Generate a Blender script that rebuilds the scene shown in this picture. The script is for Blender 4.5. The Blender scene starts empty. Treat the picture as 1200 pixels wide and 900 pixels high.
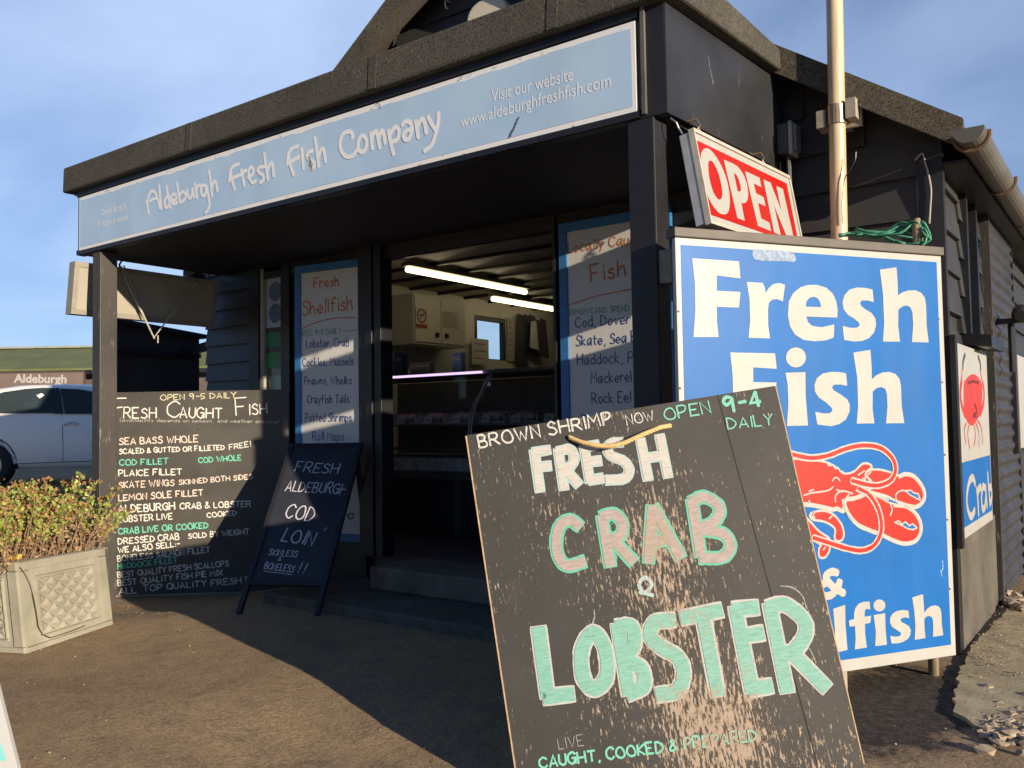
import bpy, bmesh, math, random
from mathutils import Vector, Matrix, noise as mnoise
random.seed(7)
SC = bpy.context.scene
COL = SC.collection
R = math.radians
V = Vector

# ------------------------------------------------------------------ camera, sky, sun, exposure
FOC = 1020.0                                   # focal length in photo pixels (photo is 1200 x 900)
RX = V((0.808, -0.039, -0.588)); RY = V((0.589, 0.026, 0.808)); RZ = V((-0.016, -0.999, 0.044))
def _orth():
    global RX, RY, RZ
    RX = RX.normalized(); RY = (RY - RX*RY.dot(RX)).normalized(); RZ = RX.cross(RY)
_orth()
CAM = V((1.582, -2.959, 1.05))
def cam2w(v): return V((RX.dot(v), RY.dot(v), RZ.dot(v)))
cd = bpy.data.cameras.new('camera'); cam = bpy.data.objects.new('camera', cd); COL.objects.link(cam)
cd.sensor_width = 36; cd.lens = FOC/1200*36; cd.clip_start = .05; cd.clip_end = 2000
r_, u_, b_ = cam2w(V((1,0,0))), cam2w(V((0,-1,0))), cam2w(V((0,0,-1)))
cam.matrix_world = Matrix(((r_.x,u_.x,b_.x,CAM.x),(r_.y,u_.y,b_.y,CAM.y),(r_.z,u_.z,b_.z,CAM.z),(0,0,0,1)))
SC.camera = cam
SC.render.resolution_x = 1024; SC.render.resolution_y = 768

SUN_EL, SUN_AZ = R(11.8), R(14.5)              # height above the horizon; turned from +X towards -Y
SUNV = V((math.cos(SUN_EL)*math.cos(SUN_AZ), -math.cos(SUN_EL)*math.sin(SUN_AZ), math.sin(SUN_EL)))
sl = bpy.data.lights.new('sun', 'SUN'); sl.energy = 5.0; sl.angle = R(.55); sl.color = (1, .84, .63)
so = bpy.data.objects.new('sun', sl); COL.objects.link(so); so.location = (6, -4, 8)
so.rotation_euler = SUNV.to_track_quat('Z', 'Y').to_euler()

W = bpy.data.worlds.new('World'); SC.world = W; W.use_nodes = True
nt = W.node_tree; nt.nodes.clear()
def wn(t, **k):
    n = nt.nodes.new(t)
    for a, b in k.items(): setattr(n, a, b)
    return n
sky = wn('ShaderNodeTexSky', sky_type='NISHITA', sun_disc=False)
sky.sun_elevation = SUN_EL; sky.sun_rotation = math.pi/2 + SUN_AZ
sky.air_density = 1.0; sky.dust_density = .1; sky.ozone_density = 4.0
tc = wn('ShaderNodeTexCoord'); sep = wn('ShaderNodeSeparateXYZ'); nt.links.new(tc.outputs['Generated'], sep.inputs[0])
def wm(op, a, b=None):
    n = wn('ShaderNodeMath', operation=op)
    for i, v in enumerate((a, b)):
        if v is None: continue
        if isinstance(v, (int, float)): n.inputs[i].default_value = v
        else: nt.links.new(v, n.inputs[i])
    return n.outputs[0]
den = wm('ADD', wm('MAXIMUM', sep.outputs[2], 0.0), .22)
cmb = wn('ShaderNodeCombineXYZ')
nt.links.new(wm('DIVIDE', sep.outputs[0], den), cmb.inputs[0]); nt.links.new(wm('DIVIDE', sep.outputs[1], den), cmb.inputs[1])
mp = wn('ShaderNodeMapping'); nt.links.new(cmb.outputs[0], mp.inputs[0])
mp.inputs['Rotation'].default_value = (0, 0, R(-35)); mp.inputs['Scale'].default_value = (.8, 1.35, 1); mp.inputs['Location'].default_value = (1.3, .55, 0)
n1 = wn('ShaderNodeTexNoise'); nt.links.new(mp.outputs[0], n1.inputs['Vector'])
n1.inputs['Scale'].default_value = 1.15; n1.inputs['Detail'].default_value = 9; n1.inputs['Roughness'].default_value = .47; n1.inputs['Distortion'].default_value = .45
rp = wn('ShaderNodeValToRGB'); nt.links.new(n1.outputs['Fac'], rp.inputs[0])
rp.color_ramp.elements[0].position = .36; rp.color_ramp.elements[0].color = (.36, .36, .36, 1)
rp.color_ramp.elements[1].position = .64; rp.color_ramp.elements[1].color = (.85, .85, .85, 1)
bank = wm('ADD', wm('MULTIPLY', sep.outputs[0], -.78), wm('MULTIPLY', sep.outputs[1], .62))   # thin cloud kept to the viewed north west, sky elsewhere dimmer to deepen shade
bank = wm('MINIMUM', wm('MAXIMUM', wm('ADD', wm('MULTIPLY', bank, 1.75), -.52), .04), 1.0)
mx = wn('ShaderNodeMix', data_type='RGBA'); nt.links.new(wm('MULTIPLY', rp.outputs[0], bank), mx.inputs[0])
tint = wn('ShaderNodeMix', data_type='RGBA', blend_type='MULTIPLY'); tint.inputs[0].default_value = 1; nt.links.new(sky.outputs[0], tint.inputs[6]); tint.inputs[7].default_value = (.95, 1.12, 1.42, 1)
nt.links.new(tint.outputs[2], mx.inputs[6]); mx.inputs[7].default_value = (7.2, 9.2, 12.9, 1)
bg = wn('ShaderNodeBackground'); bg.inputs[1].default_value = .058
nt.links.new(mx.outputs[2], bg.inputs[0])
wo = wn('ShaderNodeOutputWorld'); nt.links.new(bg.outputs[0], wo.inputs[0])
SC.render.engine = 'CYCLES'
SC.view_settings.view_transform = 'Standard'; SC.view_settings.look = 'None'
SC.view_settings.gamma = 1; SC.view_settings.exposure = 0.58; SC.view_settings.use_curve_mapping = False

# ------------------------------------------------------------------ measuring: photo pixel -> point on a real plane
def ray(px, py): return cam2w(V((px-600.0, py-450.0, FOC)))
def on_plane(P0, n, px, py):
    r = ray(px, py); t = (P0-CAM).dot(n)/r.dot(n); return CAM + r*t
def on_x(x, px, py): return on_plane(V((x,0,0)), V((1,0,0)), px, py)
def on_y(y, px, py): return on_plane(V((0,y,0)), V((0,1,0)), px, py)
def on_z(z, px, py): return on_plane(V((0,0,z)), V((0,0,1)), px, py)
def smooth(t): t = max(0, min(1, t)); return t*t*(3-2*t)
def gz(x, y):
    return .27*smooth((-x-4.6)/5.5) - .09*smooth((-y-.15)/.7)*smooth((x+1.5)/.8) - .086*smooth((-x-2.85)/.7)*smooth((y+.5)/.55)*smooth((x+5.4)/.9)

# ------------------------------------------------------------------ materials
MATS = {}
def curve3(pts, k=5):
    P = [V(p) for p in pts]; P = [P[0]*2-P[1]] + P + [P[-1]*2-P[-2]]; out = []
    for i in range(1, len(P)-2):
        a, b, c, d = P[i-1:i+3]
        for j in range(k):
            t = j/k; out.append((b*2 + (c-a)*t + (a*2-b*5+c*4-d)*t*t + (b*3-a-c*3+d)*t**3)*.5)
    return out + [P[-2]]
class NG:
    """tiny node-graph helper"""
    def __init__(s, name):
        s.m = bpy.data.materials.new(name); s.m.use_nodes = True; s.t = s.m.node_tree; s.t.nodes.clear()
        s.out = s.n('ShaderNodeOutputMaterial'); s.b = s.n('ShaderNodeBsdfPrincipled'); s.l(s.b.outputs[0], s.out.inputs[0])
        s.tc = s.n('ShaderNodeTexCoord').outputs['Object']
    def n(s, t, **k):
        n = s.t.nodes.new(t)
        for a, b in k.items(): setattr(n, a, b)
        return n
    def l(s, a, b): s.t.links.new(a, b)
    def put(s, sock, v):
        if isinstance(v, (int, float)): sock.default_value = v
        elif isinstance(v, tuple): sock.default_value = v if len(v) == len(sock.default_value) else (*v, 1)
        else: s.l(v, sock)
    def noise(s, scale=5, detail=4, rough=.55, stretch=(1,1,1), dist=0, out='Fac', loc=(0,0,0)):
        mp = s.n('ShaderNodeMapping'); s.l(s.tc, mp.inputs[0]); mp.inputs['Scale'].default_value = stretch; mp.inputs['Location'].default_value = loc
        t = s.n('ShaderNodeTexNoise'); s.l(mp.outputs[0], t.inputs['Vector'])
        t.inputs['Scale'].default_value = scale; t.inputs['Detail'].default_value = detail; t.inputs['Roughness'].default_value = rough; t.inputs['Distortion'].default_value = dist
        return t.outputs[out]
    def math(s, op, a, b=0.0, clamp=False):
        n = s.n('ShaderNodeMath', operation=op); n.use_clamp = clamp
        s.put(n.inputs[0], a); s.put(n.inputs[1], b); return n.outputs[0]
    def ramp(s, f, lo, hi, a=0.0, b=1.0):
        n = s.n('ShaderNodeMapRange'); s.put(n.inputs[0], f)
        for i, v in enumerate((lo, hi, a, b)): n.inputs[i+1].default_value = v
        return n.outputs[0]
    def mix(s, f, a, b):
        n = s.n('ShaderNodeMix', data_type='RGBA'); s.put(n.inputs[0], f); s.put(n.inputs[6], a); s.put(n.inputs[7], b); return n.outputs[2]
    def xyz(s):
        n = s.n('ShaderNodeSeparateXYZ'); s.l(s.tc, n.inputs[0]); return n.outputs
    def bump(s, h, strength=.3, dist=.01):
        n = s.n('ShaderNodeBump'); s.put(n.inputs['Height'], h); n.inputs['Strength'].default_value = strength; n.inputs['Distance'].default_value = dist
        s.l(n.outputs[0], s.b.inputs['Normal'])
    def fin(s, col, rough=.6, metal=0, spec=.5):
        s.put(s.b.inputs['Base Color'], col); s.put(s.b.inputs['Roughness'], rough); s.b.inputs['Metallic'].default_value = metal
        s.b.inputs['Specular IOR Level'].default_value = spec
        return s.m
def sc3(c, k): return tuple(min(1, x*k) for x in c)
def plain(name, col, rough=.6, var=.15, scale=6, metal=0, bump=.0, stretch=(1,1,1), spec=.5):
    if name in MATS: return MATS[name]
    g = NG(name)
    f = g.noise(scale, 6, .6, stretch)
    c = g.mix(g.ramp(f, .3, .7), sc3(col, 1-var), sc3(col, 1+var))
    if bump: g.bump(g.noise(scale*6, 4, .6, stretch), bump, .004)
    MATS[name] = g.fin(c, rough, metal, spec); return MATS[name]
def glow(name, col, strength):
    if name in MATS: return MATS[name]
    g = NG(name); g.b.inputs['Emission Color'].default_value = (*col, 1); g.b.inputs['Emission Strength'].default_value = strength
    MATS[name] = g.fin((.6,.6,.6), .4); return MATS[name]
def black_wood(name, base=(.035,.034,.034), worn=(.16,.14,.12), amount=.64, rough=.45, stretch=(1.2,1.2,14), scale=5):
    if name in MATS: return MATS[name]
    g = NG(name)
    grain = g.noise(scale, 8, .65, stretch)
    big = g.noise(1.7, 4, .6)
    c = g.mix(g.ramp(big, .3, .7), sc3(base, .7), sc3(base, 1.35))
    chips = g.noise(26, 5, .7, tuple(min(3, max(.25, s/6)) for s in stretch))
    mask = g.ramp(g.math('ADD', g.math('MULTIPLY', chips, .72), g.math('MULTIPLY', grain, .28)), amount, amount+.06)
    c = g.mix(mask, c, worn)
    g.bump(g.math('ADD', g.math('MULTIPLY', grain, .8), chips), .35, .004)
    MATS[name] = g.fin(c, g.ramp(big, .3, .7, rough-.1, rough+.15)); return MATS[name]
def felt(name='mineral_felt', base=(.062,.057,.048)):
    if name in MATS: return MATS[name]
    g = NG(name)
    f = g.noise(110, 4, .85); b = g.noise(3, 5, .6); li = g.noise(38, 5, .75)
    c = g.mix(g.ramp(f, .32, .68), sc3(base, .05), sc3(base, 2.7))
    c = g.mix(g.math('MULTIPLY', g.ramp(b, .35, .7), .5), c, (.04,.038,.036))
    c = g.mix(g.math('MULTIPLY', g.ramp(li, .6, .7), .4), c, (.3,.26,.1))
    g.bump(g.math('ADD', f, g.math('MULTIPLY', b, .8)), .8, .005)
    MATS[name] = g.fin(c, .95, 0, .2); return MATS[name]

WHITE = plain('white_paint', (.45,.455,.45), .45, .05, 3)
TRIM = plain('sign_white', (.405,.40,.38), .35, .06, 9)
CREAM = plain('interior_white', (.60,.57,.47), .6, .08, 2)
BLK = black_wood('black_timber', (.013,.013,.015), (.08,.07,.06), .67)
BLK_H = black_wood('black_weatherboard', (.034,.032,.033), (.18,.15,.13), .635, .55, (2,2,16))
BLK_POST = black_wood('black_post_timber', (.05,.046,.042), (.2,.17,.13), .58, .6, (9,9,.7), 8)
BLK_PANEL = plain('black_gloss_panel', (.026,.027,.030), .36, .35, 2.2, bump=.05)
FELT = felt()
CHROME = plain('dull_steel', (.45,.45,.45), .35, .2, 30, .8)
ALU = plain('aluminium_edge', (.5,.5,.5), .45, .12, 20, .3)
DARK = plain('dark_plastic', (.02,.02,.022), .4, .2)

# ------------------------------------------------------------------ mesh building
class MB:
    def __init__(s): s.bm = bmesh.new()
    def quad(s, *p):
        try: return s.bm.faces.new([s.bm.verts.new(V(q)) for q in p])
        except ValueError: return None
    def hexa(s, p):            # 8 corners: bottom ring 0-3, top ring 4-7
        vs = [s.bm.verts.new(V(q)) for q in p]
        for f in ((3,2,1,0),(4,5,6,7),(0,1,5,4),(1,2,6,5),(2,3,7,6),(3,0,4,7)): s.bm.faces.new([vs[i] for i in f])
        return vs
    def box(s, a, b):
        x0,y0,z0 = (min(a[i],b[i]) for i in range(3)); x1,y1,z1 = (max(a[i],b[i]) for i in range(3))
        s.hexa([(x0,y0,z0),(x1,y0,z0),(x1,y1,z0),(x0,y1,z0),(x0,y0,z1),(x1,y0,z1),(x1,y1,z1),(x0,y1,z1)]); return s
    def obox(s, o, ux, uy, uz):  # oriented box from corner o with three edge vectors
        o, ux, uy, uz = V(o), V(ux), V(uy), V(uz)
        s.hexa([o, o+ux, o+ux+uy, o+uy, o+uz, o+ux+uz, o+ux+uy+uz, o+uy+uz]); return s
    def beam(s, a, b, w, h, up=(0,0,1)):
        a, b = V(a), V(b); d = (b-a).normalized(); side = d.cross(V(up)).normalized(); upv = side.cross(d).normalized()
        s.obox(a - side*w/2 - upv*h/2, side*w, b-a, upv*h); return s
    def tube(s, pts, r, n=8, cap=True):
        pts = [V(p) for p in pts]; rs = r if isinstance(r, (list, tuple)) else [r]*len(pts)
        rings = []; ref = None
        for i, p in enumerate(pts):
            d = (pts[min(i+1, len(pts)-1)] - pts[max(i-1, 0)]).normalized()
            if ref is None: ref = d.orthogonal().normalized()
            a = (ref - d*ref.dot(d)).normalized(); b = d.cross(a); ref = a
            rings.append([s.bm.verts.new(p + (a*math.cos(t)+b*math.sin(t))*rs[i]) for t in (2*math.pi*k/n for k in range(n))])
        for A, B in zip(rings, rings[1:]):
            for k in range(n): s.bm.faces.new((A[k], A[(k+1)%n], B[(k+1)%n], B[k]))
        if cap: s.bm.faces.new(rings[0][::-1]); s.bm.faces.new(rings[-1])
        return s
    def lathe(s, base, prof, axis=(0,0,1), n=20):
        base = V(base); ax = V(axis).normalized(); a = ax.orthogonal().normalized(); b = ax.cross(a); rings = []
        for r, h in prof: rings.append([s.bm.verts.new(base + ax*h + (a*math.cos(t)+b*math.sin(t))*r) for t in (2*math.pi*k/n for k in range(n))])
        for A, B in zip(rings, rings[1:]):
            for k in range(n): s.bm.faces.new((A[k], A[(k+1)%n], B[(k+1)%n], B[k]))
        s.bm.faces.new(rings[0][::-1]); s.bm.faces.new(rings[-1]); return s
    def prism(s, poly, d, holes=()):   # flat polygon extruded by vector d
        d = V(d); a = [s.bm.verts.new(V(p)) for p in poly]; b = [s.bm.verts.new(V(p)+d) for p in poly]; n = len(a)
        s.bm.faces.new(a); s.bm.faces.new(b[::-1])
        for i in range(n): s.bm.faces.new((a[i], b[i], b[(i+1)%n], a[(i+1)%n]))
        return s
    def fill(s, loops):                # flat polygon with holes
        es = []
        for lp in loops:
            vs = [s.bm.verts.new(V(p)) for p in lp]
            es += [s.bm.edges.new((vs[i], vs[(i+1)%len(vs)])) for i in range(len(vs))]
        bmesh.ops.triangle_fill(s.bm, use_beauty=True, edges=es); return s
    def build(s, name, mat, parent=None, smooth_=False, bevel=0, local=False, fix=True):
        if parent is not None and not local:
            s.bm.transform(ROOTM[parent.name].inverted())
        if fix: bmesh.ops.recalc_face_normals(s.bm, faces=s.bm.faces)
        me = bpy.data.meshes.new(name); s.bm.to_mesh(me); s.bm.free()
        o = bpy.data.objects.new(name, me); COL.objects.link(o)
        me.materials.append(mat)
        if smooth_:
            for p in me.polygons: p.use_smooth = True
        if bevel:
            md = o.modifiers.new('bevel', 'BEVEL'); md.width = bevel; md.segments = 2; md.limit_method = 'ANGLE'
        if parent is not None:
            o.parent = parent; ROOTM[o.name] = ROOTM[parent.name]
        else: ROOTM[o.name] = Matrix.Identity(4)
        return o
ROOTM = {}
def tag(o, label, cat, group=None):
    o['label'] = label; o['category'] = cat
    if group: o['group'] = group
    return o
def thing(name, loc, label, cat, group=None, matrix=None):
    o = bpy.data.objects.new(name, None); COL.objects.link(o); o.empty_display_size = .1
    m = matrix if matrix is not None else Matrix.Translation(V(loc))
    o.matrix_world = m; ROOTM[o.name] = m.copy(); tag(o, label, cat, group); return o
def struct(o, kind='structure'):
    o['kind'] = kind; return o
def box_part(name, a, b, mat, parent, bevel=0): return MB().box(a, b).build(name, mat, parent, bevel=bevel)

# ------------------------------------------------------------------ flat boards: local frame x = right, z = up, y = back; writing lies on y < 0
class Board:
    def __init__(s, P0, u, n):
        s.P = V(P0); s.u = V(u).normalized(); s.n = V(n).normalized(); s.n = (s.n - s.u*s.n.dot(s.u)).normalized()
        s.up = s.u.cross(-s.n).normalized()
        if s.up.z < 0: s.up = -s.up
        y = -s.n
        s.M = Matrix(((s.u.x,y.x,s.up.x,s.P.x),(s.u.y,y.y,s.up.y,s.P.y),(s.u.z,y.z,s.up.z,s.P.z),(0,0,0,1)))
    def px(s, x, y):
        q = on_plane(s.P, s.n, x, y) - s.P; return (q.dot(s.u), q.dot(s.up))
    def w(s, x, z, y=0.0): return s.P + s.u*x + s.up*z - s.n*y
    def thing(s, name, label, cat, group=None): return thing(name, None, label, cat, group, s.M)

def catmull(pts, k=5):
    if len(pts) < 3: return list(pts)
    closed = (abs(pts[0][0]-pts[-1][0]) + abs(pts[0][1]-pts[-1][1])) < 1e-6
    P = ([pts[-2]] + list(pts) + [pts[1]]) if closed else ([(2*pts[0][0]-pts[1][0], 2*pts[0][1]-pts[1][1])] + list(pts) + [(2*pts[-1][0]-pts[-2][0], 2*pts[-1][1]-pts[-2][1])])
    out = []
    for i in range(1, len(P)-2):
        p0,p1,p2,p3 = P[i-1],P[i],P[i+1],P[i+2]
        for j in range(k):
            t = j/k
            out.append(tuple(.5*((2*p1[c]) + (-p0[c]+p2[c])*t + (2*p0[c]-5*p1[c]+4*p2[c]-p3[c])*t*t + (-p0[c]+3*p1[c]-3*p2[c]+p3[c])*t**3) for c in (0,1)))
    out.append(tuple(pts[-1])); return out
ROFF = [0.0]; SQUARE = [False]       # SQUARE: brush letters end square instead of rounded
def ribbon(mb, pts, w, y, jitter=0.0, caps=True):
    """flat stroke in a board's x-z plane at depth y; every stroke a hair further out so that none are coplanar"""
    ROFF[0] = (ROFF[0] + 1.2e-5) % 4e-4
    y = y - ROFF[0]
    q = [pts[0]]
    for p in pts[1:]:
        if math.hypot(p[0]-q[-1][0], p[1]-q[-1][1]) > w*.06: q.append(p)
    if len(q) < 2: q.append((q[0][0]+w*.2, q[0][1]))
    closed = len(q) > 3 and math.hypot(q[0][0]-q[-1][0], q[0][1]-q[-1][1]) < w*.3
    L, Rr = [], []
    n = len(q)
    for i in range(n):
        a = q[i-1] if i else (q[n-2] if closed else q[0]); b = q[i+1] if i < n-1 else (q[1] if closed else q[-1])
        d1 = V((q[i][0]-a[0], q[i][1]-a[1])); d2 = V((b[0]-q[i][0], b[1]-q[i][1]))
        if d1.length < 1e-9: d1 = d2
        if d2.length < 1e-9: d2 = d1
        d1.normalize(); d2.normalize(); t = d1+d2
        if t.length < .3: t = d2.copy()
        t.normalize(); nn = V((-t[1], t[0])); k = 1/max(.6, abs(nn.dot(V((-d2[1], d2[0])))))
        h = w/2*(1+random.uniform(-jitter, jitter))*min(k, 1.45)
        L.append((q[i][0]+nn[0]*h, q[i][1]+nn[1]*h)); Rr.append((q[i][0]-nn[0]*h, q[i][1]-nn[1]*h))
    vl = [mb.bm.verts.new((p[0], y-i*1.2e-5, p[1])) for i, p in enumerate(L)]; vr = [mb.bm.verts.new((p[0], y-i*1.2e-5, p[1])) for i, p in enumerate(Rr)]
    for i in range(n-1):
        try: mb.bm.faces.new((vl[i], vr[i], vr[i+1], vl[i+1]))
        except ValueError: pass
    if caps and not closed:
        for (i, sgn, A, B) in ((0, -1, vl[0], vr[0]), (n-1, 1, vr[-1], vl[-1])):
            j = 1 if i == 0 else n-2
            d = V((q[i][0]-q[j][0], q[i][1]-q[j][1]))
            if d.length < 1e-9: continue
            d.normalize(); e = w*.3; y = A.co.y; cf = .03 if SQUARE[0] else .25
            c1 = mb.bm.verts.new((A.co.x*(1-cf)+B.co.x*cf+d[0]*e*.8, y, A.co.z*(1-cf)+B.co.z*cf+d[1]*e*.8)); c2 = mb.bm.verts.new((A.co.x*cf+B.co.x*(1-cf)+d[0]*e*.8, y, A.co.z*cf+B.co.z*(1-cf)+d[1]*e*.8))
            try: mb.bm.faces.new((A, c1, c2, B))
            except ValueError: pass

# hand-lettering alphabet: strokes on a 0-15 grid, baseline 3, capitals to 13, small letters to 9; '~' = curved
GL = {
'A':'03 4d 83|26 66','B':'03 0d|~0d 4d 6b 48 08|~08 58 75 53 03','C':'~8b 5d 2c 0a 06 24 53 85','D':'03 0d|~0d 4c 88 54 03','E':'7d 0d 03 73|08 58','F':'7d 0d 03|08 58',
'G':'~8b 5d 2c 0a 06 24 53 76|48 88 83','H':'03 0d|83 8d|08 88','I':'13 1d','J':'~6d 65 43 15','K':'03 0d|7d 08 73','L':'0d 03 63','M':'03 1d 57 9d a3','N':'03 0d 73 7d',
'O':'~4d 1b 07 24 53 84 97 7c 4d','P':'03 0d|~0d 5d 7b 58 07','Q':'~4d 1b 07 24 53 84 97 7c 4d|65 93','R':'03 0d|~0d 5d 7b 58 08|38 83','S':'~7b 4d 1b 29 58 75 43 04','T':'0d 8d|43 4d',
'U':'~0d 06 24 43 64 76 7d','V':'0d 43 8d','W':'0d 33 5a 83 bd','X':'03 8d|0d 83','Y':'0d 48 8d|48 43','Z':'0d 8d 03 83',
'0':'~4d 0a 06 43 86 8a 4d','1':'1b 3d 33','2':'~0b 3d 6b 57 03|03 73','3':'~0b 3d 6b 48|~48 76 43 05','4':'5d 06 76|53 5d','5':'7d 1d 08|~08 48 66 54 03','7':'0d 7d 33','8':'~4d 1b 48 76 43 06 48 7b 4d','9':'~7b 4d 1b 28 59 7b|7b 63',
'&':'~83 2b 3d 5b 17 04 33 76','!':'2d 26|24 23','-':'18 68',',':'23 11','.':'13 14',':':'13 14|17 18','(':'~4e 19 17 42',')':'~1e 49 47 12','%':'03 8d',
'a':'~69 39 06 23 45 68|69 63 73','b':'0d 03|~07 39 66 43 03','c':'~68 39 06 33 64','d':'~68 39 06 33 65|6d 63','e':'~06 66 58 39 06 33 64','f':'~6c 4d 2b 23|09 59','g':'~68 39 06 34 66|~69 61 30 01',
'h':'0d 03|~06 39 58 63','i':'13 19|1b 1c','k':'0d 03|59 06 63','l':'1d 13','m':'03 09|~06 29 48 43|~46 79 98 93','n':'03 09|~06 39 58 63','o':'~39 06 33 66 39','p':'00 09|~08 39 66 33 04','q':'60 69|~69 39 06 33 65',
'r':'03 09|~06 39 58','s':'~58 39 17 46 54 33 04','t':'2c 24 43|09 59','u':'~09 04 33 56|59 53','v':'09 33 69','w':'09 23 48 63 89','x':'03 69|09 63','y':'09 34|69 10','z':'09 69 03 63'}
def glyph(ch):
    out = []
    for st in GL[ch].split('|'):
        cur = st[0] == '~'; pts = [(int(t[0], 16), int(t[1], 16)-3) for t in st.lstrip('~').split()]
        out.append(catmull(pts, 5) if cur else pts)
    return out
def write(mb, text, a, b, h, w, y=-.002, wob=.25, jitter=.12, slant=0.0):
    """hand-lettered line from a to b (board coordinates), capitals h high"""
    a, b = V((a[0], a[1])), V((b[0], b[1])); L = (b-a).length; d = (b-a)/L; up = V((-d[1], d[0]))
    adv = []
    for ch in text:
        if ch == ' ': adv.append(5)
        else: adv.append(max(p[0] for s in glyph(ch) for p in s)+2.6)
    k = L/(sum(adv)-2.6); x = 0
    for ch, ad in zip(text, adv):
        if ch != ' ':
            dx, dy, sk, sz = random.uniform(-.3,.3)*wob, random.uniform(-.9,.9)*wob, slant+random.uniform(-.06,.06), random.uniform(.93,1.07)
            for st in glyph(ch):
                pts = []
                for (gx, gy) in st:
                    p = a + d*((x+gx+dx+gy*sk*h/10/k*1.0)*k) + up*((gy*sz+dy)*h/10); pts.append((p[0], p[1]))
                ribbon(mb, pts, w, y, jitter)
        x += ad
def crop(ox, oy, s): return lambda pts: [(ox+x/s, oy+y/s) for x, y in pts]
def pairs(t): return [tuple(float(v) for v in q.split(',')) for q in t.split()]

def font_line(board, parent, name, text, a, b, h, mat, y=-.0015, bold=0.0):
    """printed sans lettering (Blender's built-in face) fitted between two board points"""
    cu = bpy.data.curves.new('t', 'FONT'); cu.body = text; cu.size = 1; cu.offset = bold; cu.resolution_u = 3
    o = bpy.data.objects.new('t', cu); COL.objects.link(o); bpy.context.view_layer.update()
    me = bpy.data.meshes.new_from_object(o.evaluated_get(bpy.context.evaluated_depsgraph_get()))
    bpy.data.objects.remove(o); bpy.data.curves.remove(cu)
    xs = [v.co.x for v in me.vertices]; x0, x1 = min(xs), max(xs); a, b = V(a), V(b); d = (b-a); up = V((-d[1], d[0])).normalized(); caps = .73
    for v in me.vertices:
        p = a + d*((v.co.x-x0)/(x1-x0)) + up*(v.co.y/caps*h); v.co = (p[0], y, p[1])
    me.name = name; me.materials.append(mat)
    q = bpy.data.objects.new(name, me); COL.objects.link(q); q.parent = parent; ROOTM[q.name] = ROOTM[parent.name]; return q

# ================================================================== THE SETTING
def ground_mat():
    g = NG('sandy_tarmac')
    big = g.noise(.9, 6, .6); mid = g.noise(7, 6, .65); peb = g.noise(26, 5, .8); fine = g.noise(95, 4, .8); gr = g.noise(48, 5, .85)
    c = g.mix(g.ramp(big, .3, .7), (.43,.30,.17), (.58,.415,.235))
    c = g.mix(g.math('MULTIPLY', g.ramp(mid, .45, .75), .55), c, (.17,.14,.11))
    c = g.mix(g.math('MULTIPLY', g.ramp(peb, .5, .66), .5), c, (.22,.17,.115))
    c = g.mix(g.math('MULTIPLY', g.ramp(fine, .4, .62), .65), c, (.13,.105,.08))
    c = g.mix(g.math('MULTIPLY', g.ramp(gr, .60, .70), .6), c, (.5,.44,.34))
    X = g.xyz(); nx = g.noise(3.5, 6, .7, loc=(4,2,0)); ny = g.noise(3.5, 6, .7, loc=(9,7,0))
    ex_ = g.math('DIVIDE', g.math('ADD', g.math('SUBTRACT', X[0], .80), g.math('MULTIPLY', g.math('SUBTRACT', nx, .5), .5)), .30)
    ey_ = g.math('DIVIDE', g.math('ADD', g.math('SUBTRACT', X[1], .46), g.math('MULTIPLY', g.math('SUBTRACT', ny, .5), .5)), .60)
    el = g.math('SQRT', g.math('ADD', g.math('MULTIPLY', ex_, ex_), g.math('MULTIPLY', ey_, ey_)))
    tar_shade = g.mix(g.ramp(peb, .45, .7), (.022,.021,.020), (.12,.10,.08))
    c = g.mix(g.math('MULTIPLY', g.ramp(g.math('ADD', el, g.math('MULTIPLY', g.math('SUBTRACT', peb, .5), .9)), .8, 1.15, 1.0, 0.0), .93), c, tar_shade)  # tar patch; also a cast shadow from beyond view, put into the ground colour
    crk = g.n('ShaderNodeTexVoronoi', feature='DISTANCE_TO_EDGE'); crk.inputs['Scale'].default_value = .55; wv = g.n('ShaderNodeVectorMath', operation='ADD'); g.l(g.tc, wv.inputs[0]); g.l(g.noise(2.2, 5, .6, out='Color'), wv.inputs[1]); g.l(wv.outputs[0], crk.inputs['Vector'])
    crack = g.ramp(crk.outputs['Distance'], .002, .007, 1.0, 0.0); c = g.mix(g.math('MULTIPLY', g.math('MULTIPLY', crack, g.ramp(mid, .45, .6)), .28), c, (.06,.048,.036))
    stain = g.noise(1.6, 4, .55, loc=(3,1,0)); c = g.mix(g.math('MULTIPLY', g.ramp(stain, .54, .70), .30), c, (.12,.095,.07))
    g.bump(g.math('ADD', g.math('MULTIPLY', fine, .5), g.math('ADD', g.math('MULTIPLY', gr, .9), g.math('ADD', peb, g.math('MULTIPLY', mid, 1.2)))), .8, .02)
    return g.fin(c, .93, 0, .25)
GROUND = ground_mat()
def grid_coords():
    c = [-500, -200, -80, -40, -25, -18, -14]
    x = -11.0
    while x < 8: c.append(x); x += .25
    return c + [8, 10, 14, 20, 40, 90, 250, 500]
gc = grid_coords(); mb = MB(); vs = [[mb.bm.verts.new((x, y, gz(x, y) + (.006*mnoise.noise(V((x*1.3, y*1.3, 0))) if abs(x) < 9 and abs(y) < 9 else 0))) for y in gc] for x in gc]
for i in range(len(gc)-1):
    for j in range(len(gc)-1): mb.bm.faces.new((vs[i][j], vs[i+1][j], vs[i+1][j+1], vs[i][j+1]))
struct(mb.build('ground', GROUND, smooth_=True))

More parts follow.
